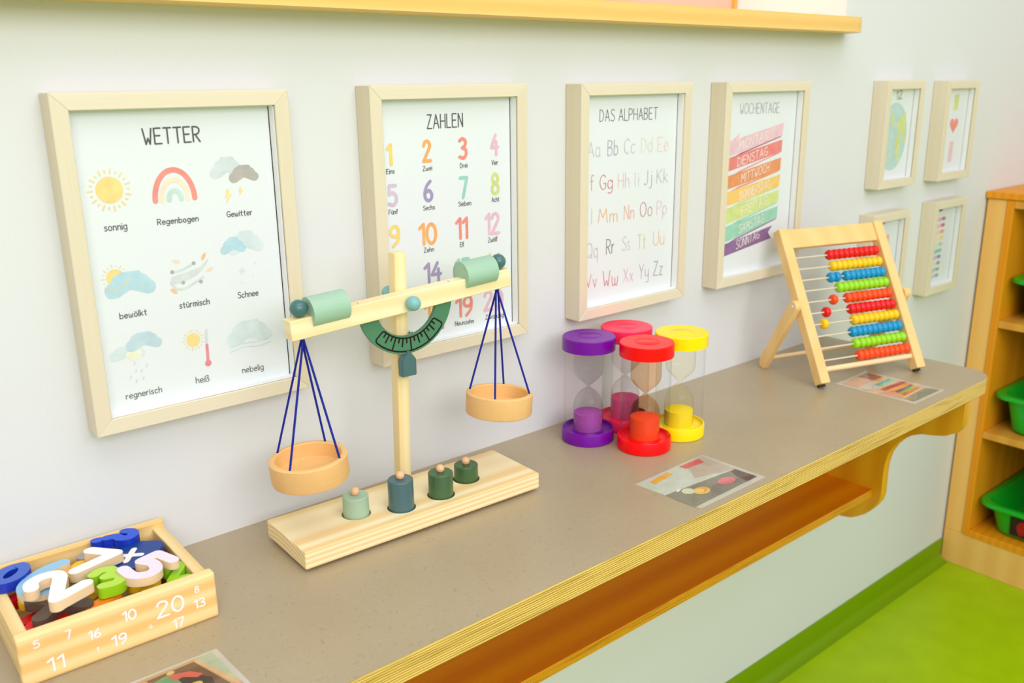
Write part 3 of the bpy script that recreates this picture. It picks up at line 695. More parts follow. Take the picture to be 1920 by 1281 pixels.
st = [[pol(.0573, a) for a in range(-48, 49, 2)], [pol(.0420, a) for a in range(-48, 49, 2)],
      [pol(.0420, -48), pol(.0428, -50.2), pol(.0445, -51.4), pol(.055, -51.4), pol(.0566, -50.2), pol(.0573, -48)], [pol(.0420, 48), pol(.0428, 50.2), pol(.0445, 51.4), pol(.055, 51.4), pol(.0566, 50.2), pol(.0573, 48)]]
for a in (-25.7, 0, 25.7): st.append([pol(.042, a), pol(.0573, a)])
for c in (-38.5, -12.8, 12.8, 38.5):
    st += [[pol(.042, c), pol(.0515, c)], [pol(.042, c-6.4), pol(.0472, c-6.4)], [pol(.042, c+6.4), pol(.0472, c+6.4)]]
bm = bmesh.new(); ribbon(bm, st, .0018, lambda x, z, l: (x, -.00232-l, z)); bobj('scale_mark', bm, M['black'], parent=arc)
# pointer
bm = bmesh.new(); prism(bm, [(-.0105, .1775), (.0083, .1775), (.0083, .1965), (-.0012, .2088), (-.0105, .1965)], -.0138, -.0046, 1)
bmesh.ops.bevel(bm, geom=list(bm.edges), offset=.0008, segments=2, affect='EDGES'); obj('pointer', bm, M['slate'], bal, smooth=35)
bm = bmesh.new(); lathe(bm, [(0, 0), (.003, 0), (.003, .008), (0, .008)], 14, mat=Matrix.Translation((-.0012, .002, .187)) @ Matrix.Rotation(math.pi/2, 4, 'X')); obj('pointer_peg', bm, M['rawwood'], bal)
# pivot rod and its two balls
bm = bmesh.new(); ball(bm, .0084, (.0008, -.0245, .264)); obj('pivot_ball', bm, M['aqua'], bal, smooth=60)
bm = bmesh.new(); ball(bm, .0080, (.0008, .0285, .2672)); obj('pivot_ball', bm, M['aqua'], bal, smooth=60)
bm = bmesh.new(); tube(bm, [(.0008, -.02, .264), (.0008, .024, .267)], .003); obj('pivot_rod', bm, M['rawwood'], bal)
# riders: round stock notched to sit on the beam
def rider(u0, u1, ball_u):
    R, cz = .0163, .0108+.0028; hw = .0090; n = 40; pts = []
    a_in = math.asin(hw/R)
    for i in range(n+1):
        a = -math.pi/2 + a_in + (2*math.pi-2*a_in)*i/n
        pts.append((R*math.cos(a), cz+R*math.sin(a)))
    pts += [(-hw, .0109), (hw, .0109)]
    bm = bmesh.new(); prism(bm, pts, u0, u1, 0); r_ = bobj('rider', bm, M['mint'], 40, label='mint green sliding rider')
    bm = bmesh.new(); ball(bm, .0093, (ball_u, 0, .0108+.0092)); bobj('knob', bm, M['tealball'], 60, r_, label='dark teal ball')
rider(-.1172, -.0752, -.1268); rider(.0765, .1200, .1312)
# pans on cords
bi = bal.matrix_world.copy(); bpy.context.view_layer.update(); bi = bal.matrix_world.inverted()
def pan(c, r, h, tx, ty, ang, apu):
    c = Vector((c[0], c[1], Z0+c[2]))
    nrm = Vector((-tx, -ty, 1)).normalized(); q = nrm.to_track_quat('Z', 'Y').to_matrix().to_4x4()
    mt = bi @ Matrix.Translation(c) @ q
    bm = bmesh.new(); w_ = .0068
    lathe(bm, [(0, -h), (r-.0025, -h), (r-.0008, -h+.0009), (r, -h+.003), (r, -.0016), (r-.0012, -.0003), (r-.0028, 0), (r-w_+.0014, 0), (r-w_, -.0014), (r-w_-.0004, -.0165), (r-w_-.003, -.0185), (0, -.0188)], 64)
    bmesh.ops.transform(bm, matrix=mt, verts=list(bm.verts)); p_ = obj('pan', bm, M['beech'], bal, smooth=40)
    ap = BMX @ Vector((apu, .0, -.0108))
    for k in range(4):
        t = ang+k*math.pi/2; e = mt @ Vector(((r-.0036)*math.cos(t), (r-.0036)*math.sin(t), -.002)); off = Vector((.0012*math.cos(t), .0012*math.sin(t), 0))
        bm = bmesh.new(); tube(bm, [ap+off, e], .00125, 8); obj('cord', bm, M['cord'], p_, smooth=60)
    bm = bmesh.new(); tube(bm, [ap+Vector((0, 0, .001)), ap-Vector((0, 0, .006))], .0021, 10); obj('cord_knot', bm, M['cord'], p_, smooth=60)
    return p_, mt
pl, mt = pan((.2372, -.1048, .1136), .0419, .0276, .0545, -.0107, .761, -.127)
pan((.4947, -.1159, .1297), .0414, .0278, -.09, -.0149, .577, .127)
bm = bmesh.new()                                        # little printed mark inside the left pan
rr_ = .0347
mk = lambda a, z: mt @ Vector((rr_*math.cos(a), rr_*math.sin(a), z))
for k, (x0, x1, z0_, z1_, mi) in enumerate(((0, .14, -.008, -.0035, 0), (.02, .06, -.0068, -.0048, 1), (.085, .12, -.0068, -.0048, 1), (.02, .22, -.0125, -.0085, 1))):
    a_ = .66; rr_ = .0347-.00008*k
    f = bm.faces.new([bm.verts.new(mk(a_-x, z)) for x, z in ((x0, z0_), (x1, z0_), (x1, z1_), (x0, z1_))]); f.material_index = mi
obj('printed_mark', bm, [M['boxprint'], M['black']], pl)
# weights standing in the base
mw = bal.matrix_world.copy()
zt = BF+BH
for u, v, h, k, lab in WTS:
    p = mw @ Vector((u, v, zt-HD+.0002))
    t = empty('balance_weight', p, lab, 'weight', 'weights in the balance base')
    bm = bmesh.new(); hh = h+HD-.0002; lathe(bm, [(0, 0), (.0140, 0), (.0148, .0008), (.0148, hh-.0010), (.0138, hh), (0, hh)], 48); obj('body', bm, M[k], t, smooth=30)
    bm = bmesh.new(); ball(bm, .0051, (0, 0, hh+.0042)); obj('knob', bm, M['beech_ball'], t, smooth=60)

# ------------------------------------------------------------ sand timers
def timer(x, y, key, col, label, tint, sand, fill):
    e = empty('sand_timer', (x, y, Z0), label, 'sand timer', 'four sand timers')
    cm = pm('timer_'+key, col, .3, .3); sm = pm('sand_'+key, sand, .9, .2, var=.08, vscale=900)
    gm = clear('bulb_'+key, tint, .6, .012)
    H = .1541; ch = .0185; r = .0375
    bm = bmesh.new(); lathe(bm, [(0, 0), (r-.0012, 0), (r, .0012), (r, ch-.001), (r-.0006, ch), (r-.0022, ch), (r-.0026, ch-.0042), (.024, ch-.0042), (.0235, ch-.003), (.0215, ch-.003), (0, ch-.003)], 64); obj('bottom_cap', bm, cm, e, smooth=35)
    bm = bmesh.new(); lathe(bm, [(0, H-ch), (r, H-ch), (r, H-.0012), (r-.0012, H), (.0175, H), (.0168, H-.0005), (.0160, H), (0, H)], 64); obj('top_cap', bm, cm, e, smooth=35)
    bm = bmesh.new(); lathe(bm, [(.0345, ch-.004), (.0345, H-ch)], 56); obj('tube', bm, M['sandclear'], e, smooth=60)
    zn = .0800; R = .0212
    prof = [(R, ch-.003), (R, zn-.033), (R*.975, zn-.026), (R*.88, zn-.0185), (R*.72, zn-.0125), (R*.50, zn-.0078), (R*.26, zn-.0042), (.0026, zn-.001), (.0024, zn+.0005), (.0048, zn+.003), (.0125, zn+.0100), (.0172, zn+.0150), (R*.94, zn+.0190), (R, zn+.025), (R, H-ch)]
    bm = bmesh.new(); lathe(bm, prof, 48); obj('glass_bulb', bm, gm, e, smooth=60)
    zs = ch-.0028; top = zs+fill
    bm = bmesh.new(); lathe(bm, [(0, zs), (R-.0008, zs), (R-.0008, top-.004), (R*.6, top-.0015), (0, top)], 40); obj('sand', bm, sm, e, smooth=35)
    return e
timer(.6943, -.0704, 'purple', (118, 8, 156), 'purple capped sand timer with purple sand, nearest the balance', (.985, .965, .98), (170, 74, 168), .029)
timer(.7309, -.1456, 'red', (255, 0, 4), 'red capped sand timer with orange red sand, in front of the others', (1, .82, .66), (250, 84, 40), .034)
timer(.8060, -.1441, 'yellow', (255, 228, 0), 'bright yellow capped sand timer with yellow sand, rightmost of its cluster', (1, .99, .90), (255, 226, 30), .026)
timer(.7710, -.0705, 'pink', (255, 44, 90), 'pink capped sand timer behind the red one against the wall', (.99, .94, .95), (234, 84, 140), .034)

# ------------------------------------------------------------ abacus
ab = empty('abacus', (1.1269, -.1797, Z0), 'wooden counting frame leaning on its legs with ten rows of bright beads', 'abacus', rotz=-.3044)
TH = 1.0537; AW, AA, AD, AL = .2274, .0189, .0183, .2732
AM = Matrix(((1, 0, 0, 0), (0, math.cos(TH), math.sin(TH), 0), (0, math.sin(TH), -math.cos(TH), .0125), (0, 0, 0, 1)))   # (u, s, n) -> local
def amx(bm): bmesh.ops.transform(bm, matrix=AM, verts=list(bm.verts)); bmesh.ops.recalc_face_normals(bm, faces=list(bm.faces))
for u in (0, AW-AA):
    bm = bmesh.new(); box(bm, u, u+AA, 0, AL, 0, AD, .0014, 2); amx(bm); lg = obj('side_post', bm, M['abacus'], ab)
    bm = bmesh.new(); box(bm, u+.003, u+AA-.003, -.0042, .0006, AD-.0078, AD-.0008, .0005, 1); amx(bm); obj('rubber_foot', bm, M['rubber'], lg)
bm = bmesh.new(); box(bm, AA-.001, AW-AA+.001, .2385, AL-.001, .0050, .0150, .0008, 1); amx(bm); obj('top_board', bm, M['abacus'], ab)
bm = bmesh.new(); tube(bm, [(AA-.002, .0235, .0092), (AW-AA+.002, .0235, .0092)], .0046, 14); amx(bm); obj('bottom_rail', bm, M['dowel'], ab, smooth=60)
BEADC = {'red': (232, 8, 16), 'yel': (255, 204, 0), 'blu': (0, 150, 206), 'grn': (156, 222, 24), 'ora': (250, 76, 8)}
BEADM = {k: pm('bead_'+k, c, .28, .5) for k, c in BEADC.items()}
P = .0112; PN = .0092
bme = {}
for k in BEADC:
    bm = bmesh.new(); rr = .0092; prof = [(.0016, -P/2)] + [(rr*(.55+.45*math.cos(math.radians(a))), P/2*math.sin(math.radians(a))) for a in (-72, -50, -25, 0, 25, 50, 72)] + [(.0016, P/2)]
    lathe(bm, prof, 20, mat=Matrix.Rotation(math.pi/2, 4, 'Y')); me = bpy.data.meshes.new('bead'); bm.to_mesh(me); bm.free()
    me.materials.append(BEADM[k]); me.polygons.foreach_set('use_smooth', [True]*len(me.polygons)); me.set_sharp_from_angle(angle=1.2); bme[k] = me
rows = [('red', .2210, [], 10), ('yel', .2003, [], 10), ('blu', .1803, [.0878, .1003], 8), ('grn', .1610, [], 10), ('ora', .1408, [.0795], 9), ('red', .1206, [.0573], 9), ('yel', .1008, [.0460], 9), ('blu', .0803, [], 10), ('grn', .0595, [.1000], 9), ('ora', .0385, [], 10)]
for i, (k, s, loose, n) in enumerate(rows):
    bm = bmesh.new(); tube(bm, [(AA-.001, s, PN), (AW-AA+.001, s, PN)], .0014, 8); amx(bm); rd = obj('rod', bm, M['rod'], ab, smooth=60)
    right = AW-AA-.0008-(9-i)*.0006*(.6)
    xs = [right-P*(j+.5) for j in range(n)] + loose
    for x in xs:
        o = bpy.data.objects.new('bead', bme[k]); C.objects.link(o); o.parent = rd; o.matrix_local = Matrix.Translation(AM @ Vector((x, s, PN))) @ Matrix.Rotation(random.uniform(0, 6), 4, 'X')
# folding rear legs
for side in (0, 1):
    u0, u1 = ((-.0125, -.0008) if side == 0 else (AW+.0008, AW+.0125))
    pv = Vector((.0723, .127)); ft = Vector((.1455, .0015)); d = (pv-ft).normalized(); nrm = Vector((d.y, -d.x)); hw = .0098
    top = [pv + d*.0098*math.sin(math.radians(a)) + nrm*hw*math.cos(math.radians(a)) for a in range(0, 181, 20)]
    pts = [ft+nrm*hw+d*.0125, ] + top + [ft-nrm*hw*.9+d*.002, ft+nrm*.2*hw]
    z_min = min(q.y for q in pts)
    bm = bmesh.new(); prism(bm, [(q.x, q.y-z_min) for q in pts], u0, u1, 0); bmesh.ops.bevel(bm, geom=list(bm.edges), offset=.0007, segments=1, affect='EDGES'); lg = obj('rear_leg', bm, M['abacus'], ab, smooth=30)
    sx = u0 if side == 0 else u1
    bm = bmesh.new(); lathe(bm, [(0, -.0006), (.0028, -.0006), (.0034, .0004), (0, .0004)], 16, mat=Matrix.Translation((sx-(.0002 if side == 0 else -.0002), pv.x, pv.y-z_min)) @ Matrix.Rotation(math.pi/2, 4, 'Y')); obj('hinge_pin', bm, M['steel'], lg)
bm = bmesh.new(); tube(bm, [(-.002, .132, .021), (AW+.002, .132, .021)], .0035, 10); obj('rear_dowel', bm, M['dowel'], ab, smooth=60)

# ------------------------------------------------------------ box of wooden numerals
BXC = (.0181, -.0834); BYW = -.0133
nb = empty('numeral_box', (*BXC, Z0), 'open pine box with white printed numbers, full of coloured wooden numerals', 'box', rotz=BYW)
bl, bw_, bh = .1736, .1496, .048
bm = bmesh.new(); box(bm, -bl/2, bl/2, -bw_/2, -bw_/2+.0125, 0, bh, .0024, 2); fb = obj('front_board', bm, M['boxwood'], nb)
bm = bmesh.new(); box(bm, -bl/2, bl/2, bw_/2-.0085, bw_/2, 0, bh+.001, .0022, 2); obj('back_board', bm, M['boxwood'], nb)
for s in (-1, 1):
    bm = bmesh.new(); x0, x1 = sorted((s*(bl/2-.0015), s*(bl/2-.0130))); box(bm, x0, x1, -bw_/2+.0126, bw_/2-.0086, 0, bh-.006, .0012, 2); obj('side_board', bm, M['boxwood_y'], nb)
bm = bmesh.new(); box(bm, -bl/2+.0131, bl/2-.0131, -bw_/2+.0126, bw_/2-.0086, .0, .005); obj('bottom_board', bm, M['boxwood'], nb)
for s, x0, z0_, x1, z1, h in (('5', -74.4, 34.3, -68.9, 33.9, 7.9), ('7', -48.6, 32.0, -43.4, 31.9, 9.4), ('16', -30.9, 23.5, -20.1, 23.2, 9.6), ('10', -.9, 28.8, 11.9, 27.9, 11.4), ('20', 28.7, 20.1, 55.2, 18.9, 17.6), ('8', 65.8, 32.9, 70.3, 32.4, 7.3), ('13', 63.5, 16.3, 74.7, 15.5, 10.0),
                              ('4', 20.0, 12.8, 24.5, 12.4, 5.0), ('17', 42.0, 3.8, 53.3, 2.8, 10.4), ('19', -12.8, 8.2, .9, 8.0, 11.6), ('1', -25.6, 9.0, -23.7, 9.1, 5.6), ('11', -66.5, 6.5, -52.1, 6.3, 14.4)):
    wd = .12*h if h > 12 else .15*h
    st = [[(x0+wd/2+x, z0_+y+wd/2) for x, y in q] for q in strokes(s, h-wd, (x1-x0-wd) if s != '1' else None)]
    bm = bmesh.new(); ribbon(bm, st, wd, lambda x, y, l: (x/1000, -bw_/2-.00012-l, y/1000)); obj('number_print', bm, M['boxprint'], fb)

# numerals: (name, glyph, origin mm, angle deg, height mm, x stretch, z mm, thickness mm, stroke mm, face colour, side colour or None, label, tilt)
TM = {}
def tm(c):
    if c not in TM: TM[c] = pm('numeral_paint_%d_%d_%d' % c, c, .42, .5)
    return TM[c]
def numeral(name, g, org, ang, h, xs, z, th, wd, face, side, label, tilt=(0, 0), wmat=None):
    a = math.radians(ang); mt_ = Matrix.Translation((BXC[0], BXC[1], Z0)) @ Matrix.Rotation(BYW, 4, 'Z') @ Matrix.Translation((org[0]/1000, org[1]/1000, z/1000)) @ Matrix.Rotation(a, 4, 'Z') @ Matrix.Rotation(tilt[0], 4, 'X') @ Matrix.Rotation(tilt[1], 4, 'Y')
    st = [[(x*xs*h/1000, y*h/1000) for x, y in s] for s in [(smooth_pts(p, 7) if sm else p) for sm, p in G[g]]]
    xx_ = [q[0] for s in st for q in s]; yy_ = [q[1] for s in st for q in s]; cx_, cy_ = (min(xx_)+max(xx_))/2, (min(yy_)+max(yy_))/2
    st = [[(x-cx_, y-cy_) for x, y in s] for s in st]
    bm = bmesh.new(); ribbon(bm, st, wd/1000, lambda x, y, l: (x, y, l), th/1000, 8, 0, 1)
    o = obj(name, bm, [tm(face), M['rawwood'] if side == 'wood' else tm(face if side is None else side)], smooth=32); o.matrix_world = mt_
    return tag(o, label, 'wooden number' if name != 'wooden_sign_tile' else 'sign tile', 'wooden numerals in the box')
WHT = (244, 243, 244)
numeral('wooden_numeral', '9', (-50, -38), 20, 30, 1.3, 5.4, 9, 12, (216, 10, 20), None, 'deep red wooden numeral at the bottom of the box near its front left corner')
numeral('wooden_numeral', '0', (-10, -36), 10, 28, 1.2, 5.4, 9, 11, (26, 40, 96), None, 'navy wooden zero under the orange one in the box')
numeral('wooden_numeral', '8', (34, -34), 5, 34, 1.1, 5.4, 9, 11, (22, 34, 84), None, 'navy wooden eight deep in the box under the lilac five')
numeral('wooden_numeral', '3', (-40, 34), -8, 36, 1.2, 5.4, 9, 11, (180, 110, 50), None, 'brown wooden three at the bottom of the box behind the light blue six')
numeral('wooden_numeral', '7', (4, 34), -10, 36, 1.2, 5.4, 9, 11, (236, 204, 150), None, 'raw wood seven at the bottom of the box under the grey tile')
numeral('wooden_numeral', '6', (52, 20), -10, 40, 1.1, 5.4, 9, 11, (90, 58, 44), None, 'brown wooden six at the bottom of the box below the round brown disc')
numeral('wooden_numeral', '9', (-8, 2), 60, 40, 1.1, 15, 9, 11, (250, 196, 20), None, 'yellow wooden nine in the middle of the pile')
numeral('wooden_numeral', '1', (-62, 30), -76, 30, 1.1, 26, 10, 13, (214, 10, 18), None, 'red wooden one under the blue zero in the box')
numeral('wooden_numeral', '1', (-60, -10), -78, 34, 1, 20, 11, 13, (226, 14, 16), None, 'red wooden one under the yellow bar at the left of the box')
numeral('wooden_numeral', '0', (-56, -40), -62, 27, 1.4, 26, 10, 13, (240, 8, 12), None, 'bright red wooden zero at the front left of the box')
numeral('wooden_sign_tile', '-', (-58, 6), -2, 30, .9, 31.5, 8, 9, (252, 196, 24), None, 'yellow minus bar at the left of the wooden numerals')
numeral('wooden_numeral', '0', (-54, 24), 12, 24, 1.1, 28.5, 8, 10, (250, 140, 30), None, 'orange wooden zero under the light blue six')
numeral('wooden_numeral', '4', (-14, 26), -24, 30, 1.1, 32, 10, 12, (252, 200, 8), None, 'golden yellow wooden four between the light blue six and the white seven')
numeral('wooden_numeral', '1', (31, -32), 40, 22, 1.2, 32, 10, 13, (250, 204, 20), None, 'yellow wooden one under the lilac five')
numeral('wooden_sign_tile', '-', (14, 52), -18, 34, 1.4, 32, 8, 14, (164, 164, 176), None, 'grey minus tile against the back of the number box')
numeral('wooden_numeral', '1', (-8, -44), -68, 24, .5, 31, 10, 13, (252, 140, 24), None, 'orange wooden one along the front of the number box')
numeral('wooden_sign_tile', 'x2', (-41, -26), -2, 58, 1.05, 36.5, 8, 15, (92, 74, 64), None, 'large dark brown multiplication sign under the white two')
numeral('wooden_numeral', '2', (63, -34), -8, 32, 1.0, 31, 9, 9, (156, 218, 20), None, 'lime green wooden two at the right end of the box')
# round and square sign tiles
def tile(name, pts, org, ang, z, th, col, label, tilt=(0, 0)):
    e = empty(name, (0, 0, 0), label, 'sign tile', 'wooden numerals in the box'); a = math.radians(ang)
    e.matrix_world = Matrix.Translation((BXC[0], BXC[1], Z0)) @ Matrix.Rotation(BYW, 4, 'Z') @ Matrix.Translation((org[0]/1000, org[1]/1000, z/1000)) @ Matrix.Rotation(a, 4, 'Z') @ Matrix.Rotation(tilt[0], 4, 'X') @ Matrix.Rotation(tilt[1], 4, 'Y')
    bm = bmesh.new(); prism(bm, [(x/1000, y/1000) for x, y in pts], 0, th/1000, 2); bmesh.ops.bevel(bm, geom=[q for q in bm.edges if abs(q.verts[0].co.z-q.verts[1].co.z) < 1e-6], offset=.0008, segments=2, affect='EDGES')
    obj('plate', bm, tm(col), e, smooth=35); return e
tile('wooden_disc', disc_pts(0, 0, 23, 40), (59, 24), 0, 27, 8, (94, 58, 48), 'round dark brown disc at the back right of the number box')
pt = tile('plus_tile', rrect(44, 54, 13, 8), (42, 15), -36, 37, 8, (16, 64, 142), 'navy rounded tile printed with a white plus sign', (.04, -.04))
bm = bmesh.new(); ribbon(bm, [[(-.011, 0), (.011, 0)], [(0, -.0115), (0, .0115)]], .0062, lambda x, y, l: (x-.006, y-.001, .0082+l), None, 4); obj('plus_print', bm, M['boxprint'], pt)
numeral('wooden_numeral', '6', (-42, 17), -24, 56, 1.4, 41, 8, 14, (150, 200, 230), 'wood', 'light blue wooden six with raw wood edge left of the white seven')
numeral('wooden_numeral', '7', (-1, 13), -50, 38, 1.75, 45, 9, 13, WHT, 'wood', 'white wooden seven with raw wood edge lying across the middle of the box')
numeral('wooden_numeral', '0', (-66, 42), -44, 31, 1.45, 43, 9, 10.5, (60, 100, 196), (10, 50, 180), 'blue wooden zero resting on the back left of the number box')
numeral('wooden_question_mark', '?', (33, 54), -104, 36, 1.25, 43, 9, 11, (24, 80, 214), (8, 50, 180), 'royal blue question mark at the back of the number box')
numeral('wooden_numeral', '3', (3, -26), 4, 33, 1.3, 43, 10, 11, (184, 224, 74), (150, 206, 20), 'lime green wooden three left of the lilac five')
numeral('wooden_numeral', '5', (38, -33), -68, 40, 1.55, 47, 8, 12, (236, 226, 240), 'wood', 'pale lilac wooden five on top near the box front', (0, .05))
numeral('wooden_numeral', '2', (-42, -24), 23, 46, 1.5, 52, 9, 13, WHT, 'wood', 'large white wooden two with raw wood edge on top of the pile')

# ------------------------------------------------------------ laminated photo cards on the counter
PC = {}
def pcm(c):
    if c not in PC: PC[c] = pm('card_print_%d_%d_%d' % c, c, .5, .4, var=.05, vscale=60)
    return PC[c]
def card(loc, film, img, base, shapes, label):
    e = empty('photo_card', (loc[0], loc[1], Z0), label, 'photo card', 'laminated photo cards')
    L = lambda x, y, l=0: (x-loc[0], y-loc[1])
    bm = bmesh.new(); prism(bm, [L(*q) for q in film], .0001, .0006, 2); obj('laminating_film', bm, M['filmsheet'], e)
    bm = bmesh.new(); prism(bm, [L(*q) for q in img], .0005, .0008, 2); ph = obj('photo', bm, pcm(base), e)
    for k, (n, c, pts) in enumerate(shapes):
        bm = bmesh.new(); f = bm.faces.new([bm.verts.new((*L(*q), .00085+k*.00004)) for q in pts]); f.normal_update()
        if f.normal.z < 0: f.normal_flip()
        obj(n, bm, pcm(c), ph)
    bm = bmesh.new(); c_ = Vector((sum(q[0] for q in img)/len(img), sum(q[1] for q in img)/len(img)))
    f = bm.faces.new([bm.verts.new((q[0]-loc[0], q[1]-loc[1], .0014)) for q in film]); f.normal_update()
    if f.normal.z < 0: f.normal_flip()
    obj('glossy_cover', bm, M['film'], e)
M['filmsheet'] = pm('film_border', (204, 199, 182), .25, .5)
circ = lambda cx, cy, r, ry=None: disc_pts(cx, cy, r, 24, ry)
card((.7, -.27), [(.6279, -.2225), (.7688, -.2195), (.7712, -.3196), (.6370, -.3215)], [(.6308, -.2241), (.7625, -.2225), (.7645, -.3125), (.6346, -.3160)], (206, 214, 196),
     [('photo_shade', (196, 180, 160), [(.724, -.2245), (.7622, -.2228), (.7632, -.2797), (.70, -.262)]), ('photo_table', (136, 132, 112), [(.6323, -.2703), (.70, -.2745), (.7622, -.2790), (.7641, -.3122), (.6349, -.3157)]), ('photo_corner', (104, 78, 62), [(.752, -.2790), (.7622, -.2790), (.7641, -.3122), (.742, -.313), (.745, -.292)]),
      ('photo_bar', (244, 178, 54), [(.6461, -.2318), (.6867, -.2259), (.6875, -.2357), (.6476, -.2403)]), ('photo_bar', (226, 84, 84), [(.7123, -.2253), (.7526, -.2256), (.7498, -.2377), (.714, -.2361)]),
      ('photo_disc', (246, 198, 84), circ(.6765, -.2915, .0122, .009)), ('photo_disc', (230, 170, 60), circ(.679, -.2905, .0085, .0065)), ('photo_disc', (250, 208, 108), circ(.6745, -.2900, .0065, .005)),
      ('photo_disc', (228, 122, 122), circ(.7235, -.2940, .0150, .0088)), ('photo_sand', (214, 222, 180), circ(.662, -.282, .009, .008)), ('photo_glint', (236, 240, 250), circ(.6555, -.2720, .0030, .0022)), ('photo_glint', (240, 244, 250), circ(.652, -.2735, .0022, .0016))],
     'laminated photo card of a yellow and a red sand timer, in front of the timers')
card((1.225, -.245), [(1.1751, -.1764), (1.2752, -.1742), (1.2785, -.3125), (1.1783, -.3125)], [(1.1818, -.1824), (1.2690, -.1795), (1.2725, -.3071), (1.1885, -.3067)], (226, 176, 142),
     [('photo_shade', (168, 96, 74), [(1.236, -.1815), (1.2688, -.1800), (1.2690, -.211), (1.24, -.2098)]), ('photo_wall', (216, 206, 180), [(1.186, -.212), (1.24, -.2098), (1.262, -.24), (1.188, -.238)]),
      ('photo_bead_row', (246, 176, 70), [(1.24, -.2109), (1.2619, -.2125), (1.2598, -.2197), (1.2379, -.2181)]), ('photo_bead_row', (96, 178, 190), [(1.2175, -.2223), (1.2671, -.2222), (1.266, -.2283), (1.2186, -.2301)]), ('photo_bead_row', (160, 214, 140), [(1.2175, -.2301), (1.2671, -.2283), (1.266, -.2343), (1.2186, -.2361)]),
      ('photo_bead_row', (196, 52, 44), [(1.2028, -.2418), (1.269, -.2431), (1.269, -.2519), (1.2011, -.2514)]), ('photo_bead_row', (246, 156, 40), [(1.2081, -.2549), (1.2638, -.2531), (1.2627, -.261), (1.2072, -.2625)]), ('photo_bead_row', (96, 100, 130), [(1.2092, -.2633), (1.2637, -.2619), (1.2631, -.2672), (1.2093, -.2690)]),
      ('photo_bead_row', (130, 200, 70), [(1.2083, -.2691), (1.2616, -.2687), (1.2605, -.2736), (1.2075, -.2766)]), ('photo_bead_row', (222, 96, 60), [(1.2056, -.2776), (1.2584, -.2758), (1.2584, -.2803), (1.2038, -.2842)]),
      ('photo_frame', (234, 196, 140), [(1.188, -.2855), (1.262, -.2825), (1.262, -.2865), (1.189, -.2900)]), ('photo_table', (146, 142, 116), [(1.1890, -.2900), (1.2625, -.2868), (1.2724, -.3069), (1.1886, -.3065)])],
     'laminated photo card of an abacus, at the foot of the abacus')
card((.02, -.25), [(-.058, -.2075), (.0797, -.2095), (.0830, -.3000), (-.055, -.3010)], [(-.052, -.2118), (.0745, -.2122), (.0775, -.2950), (-.050, -.2960)], (186, 196, 160),
     [('photo_box', (206, 164, 116), [(-.050, -.2118), (.0592, -.2124), (.0775, -.2700), (.0775, -.2950), (-.049, -.2955)]), ('photo_box_inside', (120, 84, 56), [(-.044, -.2165), (.0560, -.2160), (.0690, -.2660), (.060, -.290), (-.046, -.290)]), ('photo_box_edge', (222, 182, 128), [(.0560, -.2160), (.0592, -.2124), (.0775, -.2700), (.0735, -.2740)]),
      ('photo_piece', (116, 160, 110), [(.0100, -.2250), (.0294, -.2200), (.0400, -.2330), (.0340, -.2520), (.012, -.2500)]), ('photo_piece', (66, 48, 40), [(.0360, -.2310), (.0518, -.2370), (.0600, -.2480), (.0560, -.2680), (.038, -.262)]), ('photo_piece', (226, 104, 84), [(.0300, -.2205), (.0480, -.2270), (.0560, -.2380), (.0500, -.2400), (.0400, -.2310), (.0340, -.2330)]),
      ('photo_piece', (226, 190, 90), circ(.0450, -.2490, .0060, .0040)), ('photo_piece', (226, 194, 120), circ(.034, -.2190, .0036, .0026)), ('photo_piece', (214, 190, 96), circ(.0100, -.2195, .0044, .0030)), ('photo_piece', (200, 80, 70), [(.0, -.255), (.026, -.258), (.026, -.28), (.0, -.278)])],
     'laminated photo card of the numeral box, cut off at the bottom edge of the picture')

# ------------------------------------------------------------ open storage cabinet with trays
XC, XB = 2.09, 2.54
cb = empty('storage_cabinet', (XC, 0, 0), 'birch storage cabinet with open shelves for green trays in the corner', 'cabinet')
def cpart(name, x0, x1, y0, y1, z0, z1, m, bev=.0012): 
    bm = bmesh.new(); box(bm, x0, x1, y0, y1, z0, z1, bev, 1); return obj(name, bm, M[m], cb)
YL, YR = -.0505, -.4200
cpart('filler_strip', .003, .02, -.0495, -.0045, .094, Z0+.2165, 'filler')
cpart('plinth', .003, .02, YR, -.0045, 0, .0935, 'filler')
cpart('side_panel', 0, XB-XC, YL-.0160, YL, .094, Z0+.2165, 'cabedge')
cpart('side_panel', 0, XB-XC, YR, YR+.0160, .094, Z0+.2165, 'cabedge')
cpart('top_board', -.004, XB-XC, YR-.004, -.0015, Z0+.2175, Z0+.2345, 'cabedge', .002)
cpart('top_rail', 0, XB-XC, YR+.0165, YL-.0165, Z0+.198, Z0+.2165, 'cab')
cpart('back_panel', XB-XC-.01, XB-XC, YR+.0165, YL-.0165, .094, Z0+.197, 'cab')
shelves = [Z0-.0735, Z0-.3605, Z0-.635]
for i, z in enumerate(shelves): cpart('shelf' if i < 2 else 'bottom_board', 0.001, XB-XC-.011, YR+.0165, YL-.0165, z-.0175, z, 'cab' if i < 2 else 'cabedge')
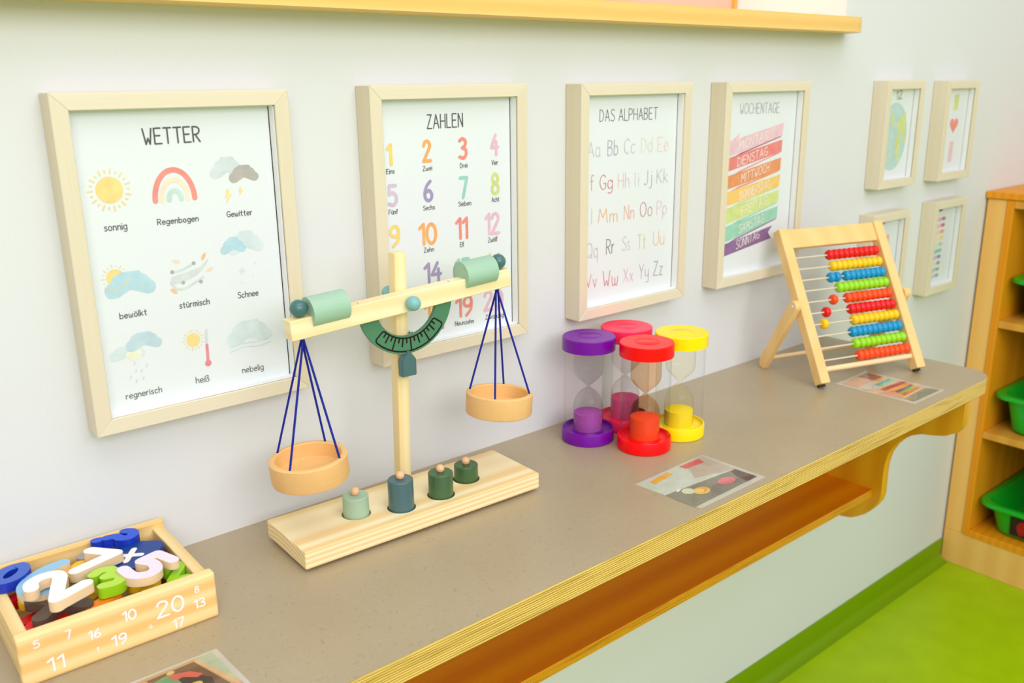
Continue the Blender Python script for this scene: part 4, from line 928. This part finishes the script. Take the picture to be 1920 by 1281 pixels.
def tray(z, label, tw, hgt, card_=False):
    yl = YL-.0165-.0040; y0 = yl-tw; cy = (yl+y0)/2; dx = .40
    e = empty('storage_tray', (XC+.004, cy, z+.0005), label, 'tray', 'green trays in the cabinet')
    loops = []
    def lp(w_, d_, r_, zz): return [(x+dx/2, y, zz) for x, y in rrect(d_, w_, r_, 8)]
    bw2, bd2 = tw-.062, dx-.062
    L_ = [lp(bw2-.03, bd2-.03, .035, 0), lp(bw2-.01, bd2-.01, .04, .006), lp(tw-.040, dx-.040, .045, hgt-.012), lp(tw-.006, dx-.006, .042, hgt-.011), lp(tw, dx, .045, hgt-.009), lp(tw, dx, .045, hgt-.002), lp(tw-.004, dx-.004, .043, hgt), lp(tw-.034, dx-.034, .040, hgt), lp(tw-.044, dx-.044, .040, hgt-.006), lp(bw2-.014, bd2-.014, .038, .009), lp(bw2-.034, bd2-.034, .033, .0035)]
    bm = bmesh.new(); rings = [[bm.verts.new(q) for q in l] for l in L_]
    n = len(rings[0])
    for a, b in zip(rings, rings[1:]):
        for i in range(n): bm.faces.new((a[i], a[(i+1) % n], b[(i+1) % n], b[i]))
    bm.faces.new(rings[0][::-1]); bm.faces.new(rings[-1]); bmesh.ops.recalc_face_normals(bm, faces=list(bm.faces))
    obj('tray_body', bm, M['tray'], e, smooth=40)
    if card_:
        tl = .0085
        bm = bmesh.new(); xx = lambda zz: .0310 + (.020-.0310)*(zz-.006)/(hgt-.018) - .0010
        pts = [(.078, .012), (-.078, .012), (-.078, hgt-.020), (.078, hgt-.020)]
        f0 = [bm.verts.new((xx(zz)-.0006, y, zz)) for y, zz in pts]; bm.faces.new(f0)
        cd = obj('label_card', bm, M['dark'], e, label='dark photo label on the tray front')
        bm = bmesh.new(); q = smooth_pts([(.055, .018), (.062, .04), (.05, .058), (.03, .05), (.034, .03), (.045, .02), (.055, .018)], 5)[:-1]
        bm.faces.new([bm.verts.new((xx(zz)-.0010, y, zz)) for y, zz in q]); obj('label_photo', bm, pcm((176, 12, 30)), cd)
    return e
tray(shelves[0], 'green plastic tray on the upper cabinet shelf', .318, .104)
tray(shelves[1], 'green plastic tray on the middle cabinet shelf', .318, .101)
tray(shelves[2], 'green plastic tray with a dark photo label on the lowest cabinet shelf', .318, .086, True)
